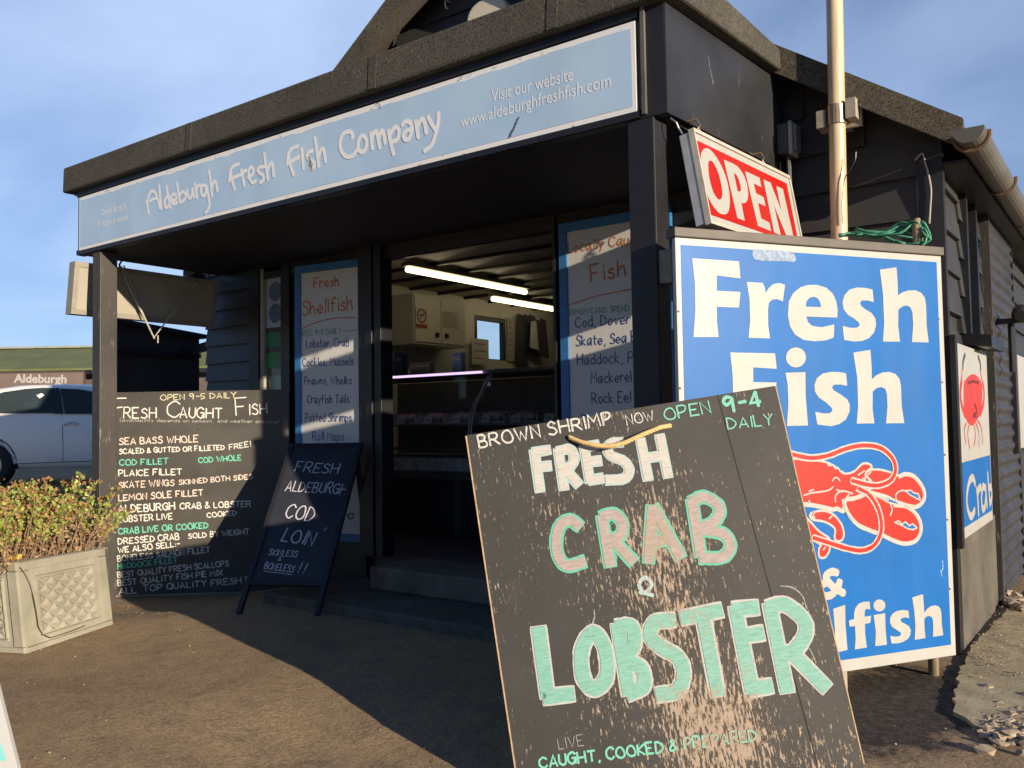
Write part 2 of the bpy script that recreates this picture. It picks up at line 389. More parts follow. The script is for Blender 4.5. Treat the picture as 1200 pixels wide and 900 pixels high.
def irregular(pts, amp, seed, step=.05):
    rnd = random.Random(seed); out = []
    for i in range(len(pts)):
        a, b = V(pts[i]), V(pts[(i+1) % len(pts)]); n = max(1, int((b-a).length/step))
        for k in range(n):
            p = a.lerp(b, k/n); out.append((p.x+rnd.uniform(-amp, amp), p.y+rnd.uniform(-amp, amp)))
    return out
def sheet(name, poly, z, mat, thick=.012):
    mb = MB(); top = [(x, y, gz(x, y)+z) for x, y in poly]; mb.fill([top])
    n = len(poly)
    for i in range(n):
        a, b = poly[i], poly[(i+1) % n]
        mb.quad((a[0],a[1],gz(*a)+z), (b[0],b[1],gz(*b)+z), (b[0],b[1],gz(*b)+z-thick), (a[0],a[1],gz(*a)+z-thick))
    return struct(mb.build(name, mat))
CONC = plain('old_concrete', (.40,.33,.20), .9, .3, 9, bump=.6)
def tar_mat():
    g = NG('black_tarmac'); f = g.noise(90, 4, .8); s = g.noise(30, 5, .9); b = g.noise(4, 4)
    c = g.mix(g.ramp(f, .35, .7), (.018,.018,.017), (.06,.055,.048)); c = g.mix(g.math('MULTIPLY', g.ramp(s, .56, .64), .7), c, (.20,.165,.12))
    g.bump(g.math('ADD', f, s), .9, .012); return g.fin(c, .85, 0, .3)
TAR = tar_mat()
def gp(x, y): p = on_z(0, x, y); return (p.x, p.y)
sheet('concrete_apron', irregular([(.93,.97),(.90,1.45),(.95,2.5),(1.05,3.4),(1.8,3.6),(2.6,2.2),(2.3,.6),(1.35,.45),(1.12,.30),(.99,.45)], .010, 3, .03), .011, CONC, .03)

# ------------------------------------------------------------------ the fish shop
YS, YG, XR, XL = 1.10, 1.34, .872, -4.28      # shopfront, gable wall, right side wall, left corner
ZE = 2.33                                     # eaves
RIDGE_X, RIDGE_Z = -1.84, 4.16
k_r = (RIDGE_Z-ZE)/(XR-RIDGE_X)
shop = thing('fish_shop', (-1.8, 1.1, 0), 'black weatherboarded fish shop with a felted porch over its open shopfront', 'shop')
def clad(mb, o, d, n, z0, z1, ext, h=.19, t=.028):
    """overlapping boards on a wall line o + d*s, face normal n, ext(z) -> (s0, s1)"""
    o, d, n = V(o), V(d), V(n); z = z0; k = 0
    while z < z1-.01:
        zt = min(z+h, z1); s0, s1 = ext((z+zt)/2)
        if s1-s0 > .05:
            w = .003*math.sin(k*2.7)
            def P(s, zz, off): return o + d*s + V((0,0,zz)) + n*off
            a,b,c,e = P(s0,z+w,t),P(s1,z-w,t),P(s1,zt+.012,.006),P(s0,zt+.012,.006)
            f,g_ = P(s0,z+w,0),P(s1,z-w,0); h0,h1 = P(s0,zt+.012,0),P(s1,zt+.012,0)
            vs = [mb.bm.verts.new(q) for q in (a,b,c,e,f,g_,h1,h0)]
            for fc in ((0,1,2,3),(0,4,5,1),(1,5,6,2),(0,3,7,4),(2,6,7,3)): mb.bm.faces.new([vs[i] for i in fc])
        z = zt; k += 1
def roof_z(x): return RIDGE_Z - abs(x-RIDGE_X)*(RIDGE_Z-ZE)/(XR-RIDGE_X)
def gable_ext(z):
    if z <= ZE: return (XL, XR)
    q = (RIDGE_Z-z-.13)/(RIDGE_Z-ZE)*(XR-RIDGE_X); return (max(XL, RIDGE_X-q), min(XR, RIDGE_X+q))
DEEP = 9.0
yw0, yw1 = sorted((on_x(XL+.06,555,380).y, on_x(XL+.06,590,380).y))
# back and left walls, upper front core
mb = MB(); mb.box((XL, DEEP-.1, 0), (XR-.03, DEEP, ZE)); mb.box((XL, YS+.06, 0), (XL+.06, yw0, ZE)); mb.box((XL, yw1, 0), (XL+.06, DEEP-.11, ZE)); mb.box((XL, yw0, 0), (XL+.06, yw1, 1.75)); mb.box((XL, yw0, 2.2), (XL+.06, yw1, ZE))
mb.box((XR-.09, YG+.05, 0), (XR-.03, DEEP-.11, ZE))
mb.build('wall', BLK_H, shop)
mb = MB(); clad(mb, (0, YG, 0), (1,0,0), (0,-1,0), 2.75, RIDGE_Z-.05, gable_ext); mb.prism([(XL+.02,YG+.002,2.32),(XR-.03,YG+.002,2.32),(RIDGE_X,YG+.002,RIDGE_Z-.04)], (0,.05,0)); mb.build('gable_boarding', BLK_H, shop)
mb = MB(); clad(mb, (0, YG, 0), (1,0,0), (0,-1,0), .05, 2.76, lambda z: (.175, min(XR-.10, RIDGE_X+(RIDGE_Z-z-.12)/k_r))); mb.box((.175, YG+.002, 0), (XR-.09, YG+.045, 2.32)); mb.build('front_boarding', BLK_H, shop)
mb = MB(); mb.box((XR-.10, YG-.035, 0), (XR+.012, YG+.012, 2.34)); mb.build('corner_board', BLK, shop)
mb = MB(); y0, y1 = YG+.14, DEEP
clad(mb, (XR-.03, 0, 0), (0,1,0), (1,0,0), .50, 2.30, lambda z: (1.80, 1.93) if 1.52 < z < 2.25 else (1.36, 1.93)); clad(mb, (XR-.03, 0, 0), (0,1,0), (1,0,0), .50, 2.30, lambda z: (2.22, 2.52)); clad(mb, (XR-.03, 0, 0), (0,1,0), (1,0,0), .50, 2.30, lambda z: (3.66, 7.9))
clad(mb, (XR-.03, 0, 0), (0,1,0), (1,0,0), 1.53, 2.24, lambda z: (1.36, 1.80)); clad(mb, (XR-.03,0,0), (0,1,0), (1,0,0), .5, 1.44, lambda z: (1.93, 2.22))
mb.build('side_boarding', BLK_H, shop)
RENDER = plain('dirty_render', (.095,.084,.068), .9, .35, 4, bump=.4)
mb = MB(); mb.box((XR-.02, YG+.05, -.02), (XR+.012, 2.5, .50)); mb.build('plinth', RENDER, shop)
# tall narrow opening in the side wall
f = MB().box((XR-.02, 1.90, 1.46), (XR+.016, 1.945, 2.24)).box((XR-.02, 2.205, 1.46), (XR+.016, 2.25, 2.24)).box((XR-.02, 1.945, 2.2), (XR+.014, 2.205, 2.24)).build('window_frame', BLK, shop)
MB().box((XR-.028, 1.945, 1.5), (XR-.02, 2.205, 2.2)).build('pane', plain('dark_glass', (.012,.013,.015), .08, .2), f)
MB().obox((XR-.02, 1.86, 1.40), (.13,0,-.02), (0,.48,0), (0,0,.06)).build('sill', BLK, f)
# corrugated sheet cover further along the side wall
mb = MB(); pr = None; zz = 0.03; ys0, ys1 = 2.57, 3.62
while zz < 2.2:
    x = XR+.024+0.008*math.sin(zz/.076*2*math.pi); cur = ((x, ys0, zz), (x, ys1, zz))
    if pr: mb.quad(pr[0], pr[1], cur[1], cur[0])
    pr = cur; zz += .0094
mb.build('corrugated_sheet', plain('grey_sheet_metal', (.05,.05,.056), .5, .3, 5, .3), shop, smooth_=True)
MB().box((XR-.02, ys0-.03, 0), (XR+.034, ys0-.004, 2.24)).build('batten', black_wood('worn_batten', (.04,.036,.032), (.22,.19,.15), .57, .7, (9,9,.7), 8), shop); MB().box((XR-.02, ys1+.004, 0), (XR+.03, ys1+.03, 2.2)).build('batten', BLK, shop)
# roof slabs with felt, bargeboards
YV = 1.17
mb = MB(); k = (RIDGE_Z-ZE)/(XR-RIDGE_X)
for sx in (1, -1):
    xe = RIDGE_X + sx*(XR-RIDGE_X+.12); ze = ZE-.12*k
    mb.hexa([(RIDGE_X,YV,RIDGE_Z),(xe,YV,ze),(xe,DEEP+.2,ze),(RIDGE_X,DEEP+.2,RIDGE_Z),(RIDGE_X,YV,RIDGE_Z+.05),(xe,YV,ze+.05),(xe,DEEP+.2,ze+.05),(RIDGE_X,DEEP+.2,RIDGE_Z+.05)])
mb.build('roof', FELT, shop)
BARGE = felt('bargeboard_felt', (.075,.066,.05))
for sx in (1, -1):
    mb = MB(); xe = RIDGE_X + sx*(XR-RIDGE_X+.125); ze = ZE-.125*k
    mb.hexa([(RIDGE_X,YV-.03,RIDGE_Z-.10),(xe,YV-.03,ze-.06),(xe,YV-.003,ze-.06),(RIDGE_X,YV-.003,RIDGE_Z-.10),(RIDGE_X,YV-.03,RIDGE_Z+.07),(xe,YV-.03,ze+.07),(xe,YV-.003,ze+.07),(RIDGE_X,YV-.003,RIDGE_Z+.07)])
    mb.build('bargeboard', BARGE, shop)
mb = MB(); mb.hexa([(RIDGE_X-.0,YV-.001,RIDGE_Z-.26),(-4.7,YV-.001,2.42),(-4.7,YV+.03,2.42),(RIDGE_X,YV+.03,RIDGE_Z-.26),(RIDGE_X,YV-.001,RIDGE_Z-.105),(-4.7,YV-.001,2.575-.12),(-4.7,YV+.03,2.575-.12),(RIDGE_X,YV+.03,RIDGE_Z-.105)]); mb.build('fascia_lining', plain('brown_timber', (.10,.085,.065), .8, .3, 8, stretch=(9,9,1)), shop)
# gutter with brackets
GUT = plain('grey_gutter', (.12,.115,.10), .4, .2, 4)
gx, gr = XR+.155, .062
mb = MB(); n = 12; ys = [1.05 + i*.6 for i in range(14)]
for r_o, fl in ((gr, 0), (gr-.006, 1)):
    rings = [[mb.bm.verts.new((gx + r_o*math.cos(a), y, 2.24 - .004*i + r_o*math.sin(a))) for a in (math.pi + math.pi*j/n for j in range(n+1))] for i, y in enumerate(ys)]
    for A, B in zip(rings, rings[1:]):
        for j in range(n): mb.bm.faces.new((A[j], A[j+1], B[j+1], B[j]))
mb.prism([(gx + gr*math.cos(a), 1.05, 2.24 + gr*math.sin(a)) for a in (math.pi + math.pi*j/n for j in range(n+1))], (0,-.008,0))
gut = mb.build('gutter', GUT, shop, smooth_=False)
for y in (1.14, 2.05, 3.0, 4.0, 5.2):
    MB().tube([(gx + (gr+.008)*math.cos(a), y, 2.236 + (gr+.008)*math.sin(a)) for a in (math.pi*.98 + math.pi*1.06*j/10 for j in range(11))], .009, 6).build('bracket', plain('rusty_iron', (.13,.08,.05), .8, .4, 20), gut)
mb = MB().box((XR-.02, 1.3, 2.165), (gx-.045, DEEP, 2.18)); mb.build('soffit', BLK, shop)

# ---- shopfront set back under the porch
mb = MB()
def sx_(px_, py_=430): return on_y(YS, px_, py_).x
xj0, xj1 = sx_(427), sx_(454.5); xo1 = sx_(654)
clad(mb, (0, YS, 0), (1,0,0), (0,-1,0), .05, 2.3, lambda z: (XL, sx_(297)), h=.135); mb.box((XL, YS+.003, 0), (sx_(297), YS+.055, 2.3)); mb.build('shopfront_boarding', plain('slate_boarding', (.040,.043,.052), .5, .25, 6), shop)
mb = MB(); mb.box((sx_(297)+.002, YS-.04, 0), (sx_(308), YS+.055, 2.32)); mb.box((sx_(333), YS-.03, 0), (sx_(343), YS+.055, 2.32))
mb.box((sx_(308)+.002, YS-.02, 0), (sx_(333)-.002, YS+.05, 1.25)); mb.box((sx_(308)+.002, YS-.02, 2.2), (sx_(333)-.002, YS+.05, 2.32))
mb.box((sx_(343)+.002, YS, 0), (xj0-.002, YS+.05, 2.32)); mb.box((xo1+.02, YS, 0), (.11, YS+.05, 2.32)); mb.box((xj1+.002, YS, 2.20), (xo1+.018, YS+.05, 2.32)); mb.box((.112, YS+.002, 0), (.172, YG+.04, 2.32)); mb.build('shopfront_panel', BLK, shop)
for i in range(3):
    a = xj0 + (xj1-xj0)*i/3
    MB().box((a+.004, YS-.06-.012*(i == 1), .205), (a+(xj1-xj0)/3-.003, YS+.05, 2.32)).build('door_jamb', BLK, shop, bevel=.004)
MB().box((xo1, YS-.04, .205), (xo1+.018, YS+.05, 2.2)).build('door_jamb', BLK, shop)
MB().box((sx_(343)+.01, YS-.02, .08), (sx_(343)+.03, YS-.002, .5)).build('batten', BLK, shop)
fr = MB(); xa, xb = sx_(308)+.004, sx_(333)-.004
fr.box((xa, YS-.025, 1.252), (xa+.035, YS+.03, 2.198)); fr.box((xa+.036, YS-.02, 1.252), (xb, YS+.03, 1.275)); fr.box((xa+.036, YS-.02, 2.17), (xb, YS+.03, 2.198))
fr = fr.build('window_frame', plain('cream_frame', (.33,.31,.26), .6, .15), shop)
def thin_glass(name, tint, base=.03):
    g = NG(name); tr = g.n('ShaderNodeBsdfTransparent'); tr.inputs[0].default_value = (*tint, 1); gl = g.n('ShaderNodeBsdfGlossy'); gl.inputs['Roughness'].default_value = .03
    lw = g.n('ShaderNodeLayerWeight'); lw.inputs[0].default_value = .5; mxs = g.n('ShaderNodeMixShader')
    g.l(g.math('ADD', g.math('MULTIPLY', g.math('POWER', lw.outputs['Facing'], 4.0), .8), base, True), mxs.inputs[0]); g.l(tr.outputs[0], mxs.inputs[1]); g.l(gl.outputs[0], mxs.inputs[2]); g.l(mxs.outputs[0], g.out.inputs[0]); return g.m
GLASS = thin_glass('window_glass', (.92,.95,.94))
MB().box((xa+.037, YS+.01, 1.276), (xb, YS+.014, 2.169)).build('pane', GLASS, fr)
# door step
STEP = plain('worn_step_concrete', (.085,.08,.07), .8, .4, 7, bump=.6)
MB().box((-2.72, .385, -.03), (.0, 1.08, .062)).build('door_step', STEP, shop, bevel=.012)
MB().box((-2.23, .79, .063), (-.2, 1.22, .2)).build('door_step', plain('step_concrete', (.12,.11,.09), .85, .35, 6, bump=.6), shop, bevel=.012)
MB().box((XL+.06, YS+.051, .02), (XR-.1, DEEP-.12, .19)).build('floor', plain('shop_floor', (.06,.06,.06), .5, .2), shop)
# interior linings: left wall, back wall, ceiling with battens
ZC = 2.385
INT = MB(); INT.box((XL+.062, YS+.06, .19), (XL+.075, yw0, ZC)); INT.box((XL+.062, yw1, .19), (XL+.075, 7.0, ZC)); INT.box((XL+.062, yw0, .19), (XL+.075, yw1, 1.74)); INT.box((XL+.062, yw0, 2.21), (XL+.075, yw1, ZC)); INT.box((XL+.08, 7.0, .19), (XR-.1, 7.05, ZC)); INT.build('interior_lining', CREAM, shop)
MB().box((XL+.062, YG+.06, ZC), (XR-.1, 7.1, ZC+.02)).build('ceiling', plain('ceiling_board', (.36,.33,.26), .5, .15, 3), shop)
mb = MB()
for i in range(13): mb.box((XL+.08, 1.62+i*.42, ZC-.028), (XR-.12, 1.66+i*.42, ZC-.001))
mb.build('ceiling_batten', BLK, shop)

# ---- the porch
PX0, PX1 = -4.13, .171
porch = MB()
porch.box((PX0+.03, .05, 2.205), (PX1-.03, YS+.2, 2.225))
porch = porch.build('porch_canopy', plain('porch_ceiling', (.010,.011,.014), .7, .3), shop)
mb = MB(); mb.box((PX0, 0, 2.205), (PX1-.012, .045, 2.64)); mb.box((PX0, -.012, 2.207), (.06, -.001, 2.238)); mb.box((PX0, -.012, 2.596), (.06, -.001, 2.64)); mb.build('fascia_board', BLK, porch)
MB().box((.072, -.016, 2.215), (.088, -.001, 2.635)).build('trim_strip', plain('grey_strip', (.10,.095,.085), .6, .3), porch)
mb = MB(); mb.hexa([(PX1-.011,.0,2.205),(PX1,.0,2.205),(PX1,1.27,2.275),(PX1-.011,1.27,2.275),(PX1-.011,.0,2.66),(PX1,.0,2.66),(PX1,1.27,2.74),(PX1-.011,1.27,2.74)]); mb.build('side_panel', BLK_PANEL, porch)
sb_ = Board(V((PX1+.0005, 0, 2.4)), (0,1,0), (1,0,0)); SCUF = plain('paint_scuff', (.11,.105,.10), .7, .4, 60)
mb = MB()
for L_, w_ in ((((830,66),(832,80),(836,98)), .012), (((866,84),(866,100)), .006), (((841,150),(843,160)), .004), (((812,132),(814,140)), .004), (((893,160),(893,166)), .006)):
    ribbon(mb, [sb_.px(*q) for q in L_], w_, 0, .6)
mb.bm.transform(sb_.M); mb.build('scuff', SCUF, porch)
mb = MB(); mb.box((PX0, .046, 2.215), (PX0+.028, YS+.2, 2.64)); mb.build('side_panel', BLK, porch)
# thick felted edge: front run, right run, left run, deck
mb = MB(); mb.hexa([(-4.24,-.055,2.634),(PX1+.02,-.055,2.634),(PX1+.02,.02,2.634),(-4.24,.02,2.634),(-4.24,-.05,2.806),(PX1+.02,-.05,2.806),(PX1+.02,.06,2.806),(-4.24,.06,2.806)]); mb.build('felt_edge', FELT, porch, bevel=.014)
for xs_, in ((on_y(-.055,217,170).x,), (on_y(-.055,431,90).x,), (on_y(-.055,640,20).x,)):
    mb = MB(); mb.hexa([(xs_,-.0575,2.64),(xs_+.05,-.0575,2.64),(xs_+.05,-.052,2.64),(xs_,-.052,2.64),(xs_+.006,-.0535,2.798),(xs_+.056,-.0535,2.798),(xs_+.056,-.047,2.798),(xs_+.006,-.047,2.798)]); mb.build('felt_lap', felt('felt_lap_strip', (.052,.048,.041)), porch)
mb = MB(); mb.hexa([(PX1-.02,.022,2.634),(PX1+.055,-.05,2.634),(PX1+.055,1.33,2.735),(PX1-.02,1.33,2.735),(PX1-.02,.062,2.806),(PX1+.05,-.046,2.806),(PX1+.05,1.33,2.835),(PX1-.02,1.33,2.835)]); mb.build('felt_edge', FELT, porch, bevel=.012)
mb = MB(); mb.hexa([(-4.24,.024,2.634),(-4.17,.024,2.634),(-4.17,1.33,2.7),(-4.24,1.33,2.7),(-4.24,.064,2.806),(-4.17,.064,2.806),(-4.17,1.33,2.835),(-4.24,1.33,2.835)]); mb.build('felt_edge', FELT, porch)
mb = MB(); mb.hexa([(-4.168,.064,2.72),(PX1-.022,.064,2.72),(PX1-.022,1.33,2.76),(-4.168,1.33,2.76),(-4.168,.064,2.795),(PX1-.022,.064,2.795),(PX1-.022,1.33,2.824),(-4.168,1.33,2.824)]); mb.build('porch_deck', FELT, porch)
for x0, x1, y1 in ((-3.946, -3.851, .118), (0.0, .113, .112)):
    MB().box((x0, .0, -.12 if x0 < -1 else -.02), (x1, y1, 2.204)).build('post', BLK_POST if x0 < -1 else BLK, porch, bevel=.005)
mb = MB(); mb.box((PX0+.03, YS-.02, 2.12), (.1, YS-.001, 2.204)); mb.build('beam', BLK, porch)
GREYW = plain('grey_weathered_wood', (.30,.27,.22), .8, .25, 12)
MB().box((.1135, .015, 1.565), (.165, .085, 1.69)).build('timber_block', GREYW, porch)

# pole with clamps, twine
pole = thing('flag_pole', (.51, 1.12, 0), 'tall varnished wooden pole clamped upright against the gable wall', 'pole')
def pole_x(z): return .475 + (z-1.9)*.012
MB().tube([(pole_x(z), 1.13, z) for z in (-.02, 1.5, 3, 4.6)], .037, 14).build('shaft', plain('varnished_pine', (.56,.44,.28), .35, .2, 5, stretch=(12,12,.6)), pole, smooth_=True)
zc = on_y(1.13, 993, 133).z; px_ = pole_x(zc)
cl = MB().lathe((px_, 1.13, zc-.045), [(.041, 0), (.043, .002), (.043, .09), (.041, .092)], n=18).build('clamp', plain('bronze_clamp', (.33,.25,.17), .4, .25, 20, .5), pole)
MB().box((px_-.085, 1.165, zc-.055), (px_+.10, 1.185, zc+.05)).box((px_-.085, 1.10, zc-.05), (px_-.045, 1.164, zc+.03)).box((px_+.046, 1.10, zc-.03), (px_+.09, 1.164, zc+.06)).box((px_-.02,1.186,zc-.03),(px_+.03,YG-.03,zc+.03)).build('clamp_plate', GREYW, pole)
MB().tube(curve3([on_y(1.10, 976, -30), on_y(1.10, 975.5, 20), on_y(1.10, 979, 60), on_y(1.10, 979, 118)]), .0035, 6).build('cable', DARK, pole)
MB().tube(curve3([on_y(1.088, x, y) for x, y in ((1003,178),(1002,188),(996,199),(989,212),(987,240),(988,262))]), .0025, 6).build('cable', DARK, pole)
# electrical box
eb = thing('junction_box', on_y(1.25, 925, 165), 'grey outdoor switch box with a pale edge fixed beside the porch panel', 'electrical box')
q = on_y(1.26, 926, 165)
MB().box((.174, 1.20, q.z-.075), (.225, 1.32, q.z+.075)).build('back_plate', plain('box_dark_grey', (.07,.07,.07), .5), eb, bevel=.006)
MB().box((.226, 1.21, q.z-.08), (.245, 1.31, q.z+.085)).build('cover', plain('box_pale', (.42,.40,.34), .5), eb, bevel=.004)
MB().box((.246, 1.225, q.z-.06), (.262, 1.30, q.z+.07)).build('switch_cover', plain('box_mid', (.2,.2,.19), .5), eb, bevel=.004)
MB().tube([(.21,1.26,q.z-.076),(.21,1.27,q.z-.3),(.21,1.29,q.z-.6)], .012, 8).build('conduit', plain('conduit_grey', (.09,.09,.09), .5), eb)
# alarm box on the gable
al = on_y(YG-.05, 577, 26)
alarm = thing('alarm_box', al, 'rounded cream alarm box high on the gable above the porch roof', 'alarm')
mb = MB(); prof = []
for i in range(17):
    a = math.pi*i/16; prof.append((al.x + .155*math.cos(a), 0, al.z-.02 + .15*max(0, math.sin(a))**.6))
mb.prism([(p[0], YG-.03, p[2]) for p in prof] + [(al.x-.155, YG-.03, al.z-.16), (al.x+.155, YG-.03, al.z-.16)], (0, -.09, 0))
mb.build('cover', plain('alarm_cream', (.62,.56,.42), .4, .05), alarm, bevel=.015)
lg = MB(); lg.fill([[(al.x-.085+.05*math.cos(t), YG-.1215, al.z-.03+.05*math.sin(t)) for t in (2*math.pi*k/20 for k in range(20))]]); lg.build('emblem', plain('alarm_blue', (.08,.2,.4), .4), alarm)
lg = MB(); lg.fill([[(al.x-.075+.02*math.cos(t), YG-.1225, al.z-.035+.012*math.sin(t)) for t in (2*math.pi*k/14 for k in range(14))]]); lg.build('emblem', WHITE, alarm)
hk = on_y(YG-.03, 526, 7)
tag(MB().tube([hk+V(p) for p in ((0,.03,.03),(0,-.03,.03),(0,-.04,0),(.006,-.035,-.03),(.02,-.03,-.035))], .005, 6).build('cable_hook', plain('pale_hook', (.5,.47,.4), .5)), 'small pale wire hook sticking out of the gable boards', 'hook')

# ================================================================== SIGNS AND BOARDS
def polyset(bd, name, parent, mat, c, loops, y=-.0015):
    """flat lettering cut from traced outlines; loops = list of [outer, hole, ...] in photo-crop pixels"""
    mb = MB()
    for i, g in enumerate(loops):
        mb.fill([[(lambda q: (q[0], y-i*2e-5, q[1]))(bd.px(*p)) for p in c(lp)] for lp in g])
    return mb.build(name, mat, parent, local=True)
def strokes(bd, name, parent, mat, c, lst, w, y=-.0015, jitter=.06, k=6):
    mb = MB()
    for t in lst:
        cur = isinstance(t, str) and t[0] == '~'
        pts = [bd.px(*p) for p in c(pairs(t.lstrip('~')))]
        ribbon(mb, catmull(pts, k) if cur else pts, w, y, jitter)
    return mb.build(name, mat, parent, local=True)
def circle(cx, cy, r, n=24): return [(cx+r*math.cos(2*math.pi*i/n), cy+r*math.sin(2*math.pi*i/n)) for i in range(n)]
def rounded(loop, k=4):
    return catmull(list(loop)+[loop[0]], k)[:-1]

# ------------------------------------------------ long shop name sign on the fascia
b = Board(on_y(-.014, 93, 232), (1,0,0), (0,-1,0))
t = b.thing('shop_sign', 'long pale blue shop name sign with worn white edges on the porch fascia', 'sign')
x1 = b.px(745, 80)[0]; z1 = b.px(420, 211.8)[1]
g = NG('faded_blue'); f1 = g.noise(2.5, 5, .6); f2 = g.noise(3, 3, .5, (1,1,.05)); f3 = g.noise(40, 5, .75)
c_ = g.mix(g.ramp(f1, .3, .7), (.40,.585,.80), (.50,.67,.85)); c_ = g.mix(g.math('MULTIPLY', g.ramp(f2, .5, .75), .35), c_, (.32,.42,.52))
c_ = g.mix(g.math('MULTIPLY', g.ramp(f3, .69, .74), .6), c_, (.12,.12,.12)); FADED = g.fin(c_, .42)
g = NG('chipped_white'); f1 = g.noise(16, 6, .75, (1,1,2)); c_ = g.mix(g.ramp(f1, .61, .65), (.86,.86,.85), (.10,.095,.09)); CHIP = g.fin(c_, .5)
MB().box((0, 0, z1), (x1, .012, 0)).build('panel', CHIP, t, local=True)
top = [(.018, -.016)]; n = 60
rnd = random.Random(4)
for i in range(n+1): top.append((.022 + (x1-.04)*i/n, -.020 - abs(rnd.gauss(0, .006))))
poly = top + [(x1-.016, z1+.022), (.02, z1+.02)]
mb = MB(); mb.fill([[(p[0], -.0012, p[1]) for p in poly]]); mb.build('face', FADED, t, local=True)
FW = plain('sign_lettering', (.88,.88,.87), .45, .03, 14)
F1, F2, F3 = crop(90,200,6.6667), crop(250,160,8), crop(385,120,8)
strokes(b, 'lettering', t, FW, F1, ['~548,235 556,285 565,342','~556,255 566,190 592,160 618,180 640,240 652,300','~575,240 605,222 636,218','~645,110 654,205 664,305',
 '~732,205 705,208 688,250 700,290 722,272 733,215','~702,118 717,200 738,297','~748,240 778,222 776,190 752,188 744,230 757,262 792,250','~785,90 796,165 810,250','~806,195 830,165 852,185 848,222 814,250',
 '~864,145 868,190 885,216 903,190 906,140','~906,138 912,180 922,212','~926,100 934,160 942,216','~938,150 950,118 968,116','~1012,122 985,115 972,155 986,196 1008,182 1016,130','~1016,120 1032,200 1040,265 1028,305 1008,335',
 '~1036,0 1048,90 1060,202','~1056,130 1074,88 1090,92 1102,162'], .020, -.0025)
strokes(b, 'lettering', t, FW, F2, ['~247,255 195,280 162,325 155,400','~165,335 178,405 205,505','~145,418 200,385 262,358','~265,310 280,390 295,465','~276,352 292,326 318,320','~325,385 372,355 378,305 350,292 334,340 346,400 374,434 405,412',
 '~482,283 440,290 420,318 440,345 470,368 472,410 440,436','~480,155 496,270 516,410','~508,320 535,262 556,258 570,375'], .020, -.0025)
strokes(b, 'lettering', t, FW, F2, ['~800,90 742,115 708,165 698,240','~708,190 726,270 757,362','~690,262 750,226 812,190','~832,110 840,200 850,306','~936,135 902,145 882,182 905,215 945,245 948,285 915,306','~955,8 975,140 993,285','~988,190 1015,122 1040,126 1056,242'], .021, -.0025)
strokes(b, 'lettering', t, FW, F3, ['~225,342 230,300 195,274 140,300 113,370 121,450 170,508 230,500 266,450','~320,312 286,360 282,430 315,468 354,430 358,350 320,312','~400,285 408,360 416,440','~410,330 438,278 458,290 485,430','~476,330 500,268 520,290 536,388',
 '~566,260 585,370 615,490','~578,305 630,232 664,270 650,345 588,378','~690,215 730,180 772,194 785,262 760,338 722,348 706,300 742,265 785,255','~820,170 833,250 846,335','~834,240 870,162 900,176 922,292','~935,130 965,190 1010,262','~1035,95 1030,200 1010,290 970,400 900,460'], .022, -.0025)
for txt, a, q, h in (('Open 8 til 5', (118.5,252.6), (147.7,245.6), .042), ('7 days a week', (115,266.4), (151,257.4), .042), ('Visit our website', (576,119.8), (672,93.8), .055), ('www.aldeburghfreshfish.com', (540,149.8), (716,101.2), .055)):
    font_line(b, t, 'lettering', txt, b.px(*a), b.px(*q), h, FW, -.0022)
rust = plain('rust_stain', (.28,.16,.05), .8, .4, 40)
strokes(b, 'stain', t, rust, F2, ['~900,190 908,215 922,240','~920,235 912,262 925,285 930,318'], .008, -.0034, .4)
strokes(b, 'scratch', t, plain('scratch_dark', (.10,.10,.11), .8), crop(530,60,5.4545), ['~430,420 412,460 400,490','~398,495 380,525 372,550'], .007, -.0034, .5)
strokes(b, 'scratch', t, plain('scratch_dark', (.10,.10,.11), .8), crop(385,120,8), ['~455,10 480,20 492,60'], .004, -.0034, .5)

# ------------------------------------------------ blue fresh-fish sign
KB = .95
bp = lambda P: CAM + (V(P)-CAM)*KB
b = Board(bp((.157,.034,1.93)), (.54,.84,0), (.84,-.54,0))
b.P = on_plane(b.P, b.n, 791, 278); b = Board(b.P, b.u, b.n)
t = b.thing('fish_sign', 'large blue board reading Fresh Fish and Shellfish with a red lobster', 'sign')
xr = b.px(1111, 520)[0]; zb = b.px(1119, 768)[1]
g = NG('sign_blue'); f1 = g.noise(2.2, 5, .6); f2 = g.noise(5, 5, .65, (1,1,.12)); f3 = g.noise(60, 4, .8)
c_ = g.mix(g.ramp(f1, .3, .7), (.003,.105,.36), (.004,.125,.43)); c_ = g.mix(g.math('MULTIPLY', g.ramp(f2, .55, .8), .22), c_, (.05,.13,.30)); c_ = g.mix(g.math('MULTIPLY', g.ramp(f3, .70, .76), .35), c_, (.12,.2,.36))
g.bump(g.noise(2.5, 2, .5), .12, .03); SB = g.fin(c_, g.ramp(f2, .3, .8, .34, .5), 0, .3)
MB().box((0, 0, zb), (xr, .022, 0)).build('panel', TRIM, t, local=True, bevel=.002)
mb = MB(); mb.fill([[(.022,-.0012,-.026),(xr-.026,-.0012,-.026),(xr-.026,-.0012,zb+.045),(.022,-.0012,zb+.045)]]); mb.build('face', SB, t, local=True)
MB().box((-.008, -.012, .0015), (xr+.006, .05, .036)).build('cap_rail', plain('grey_cap', (.105,.092,.078), .6, .2, 8), t, local=True, bevel=.003)
MB().box((.02, .024, zb+.02), (.07, .06, -.01)).build('rear_batten', BLK, t, local=True); MB().box((xr-.07, .024, zb+.02), (xr-.02, .06, -.01)).build('rear_batten', BLK, t, local=True)
q = b.px(997, 790)
for xx in (q[0], .12): MB().tube([b.w(xx, -.2, .045), V((b.w(xx,0,.045).x, b.w(xx,0,.045).y, gz(*b.w(xx,0,.045).xy)-.02))], .017, 10).build('leg', plain('pale_pipe', (.4,.37,.3), .5), t)
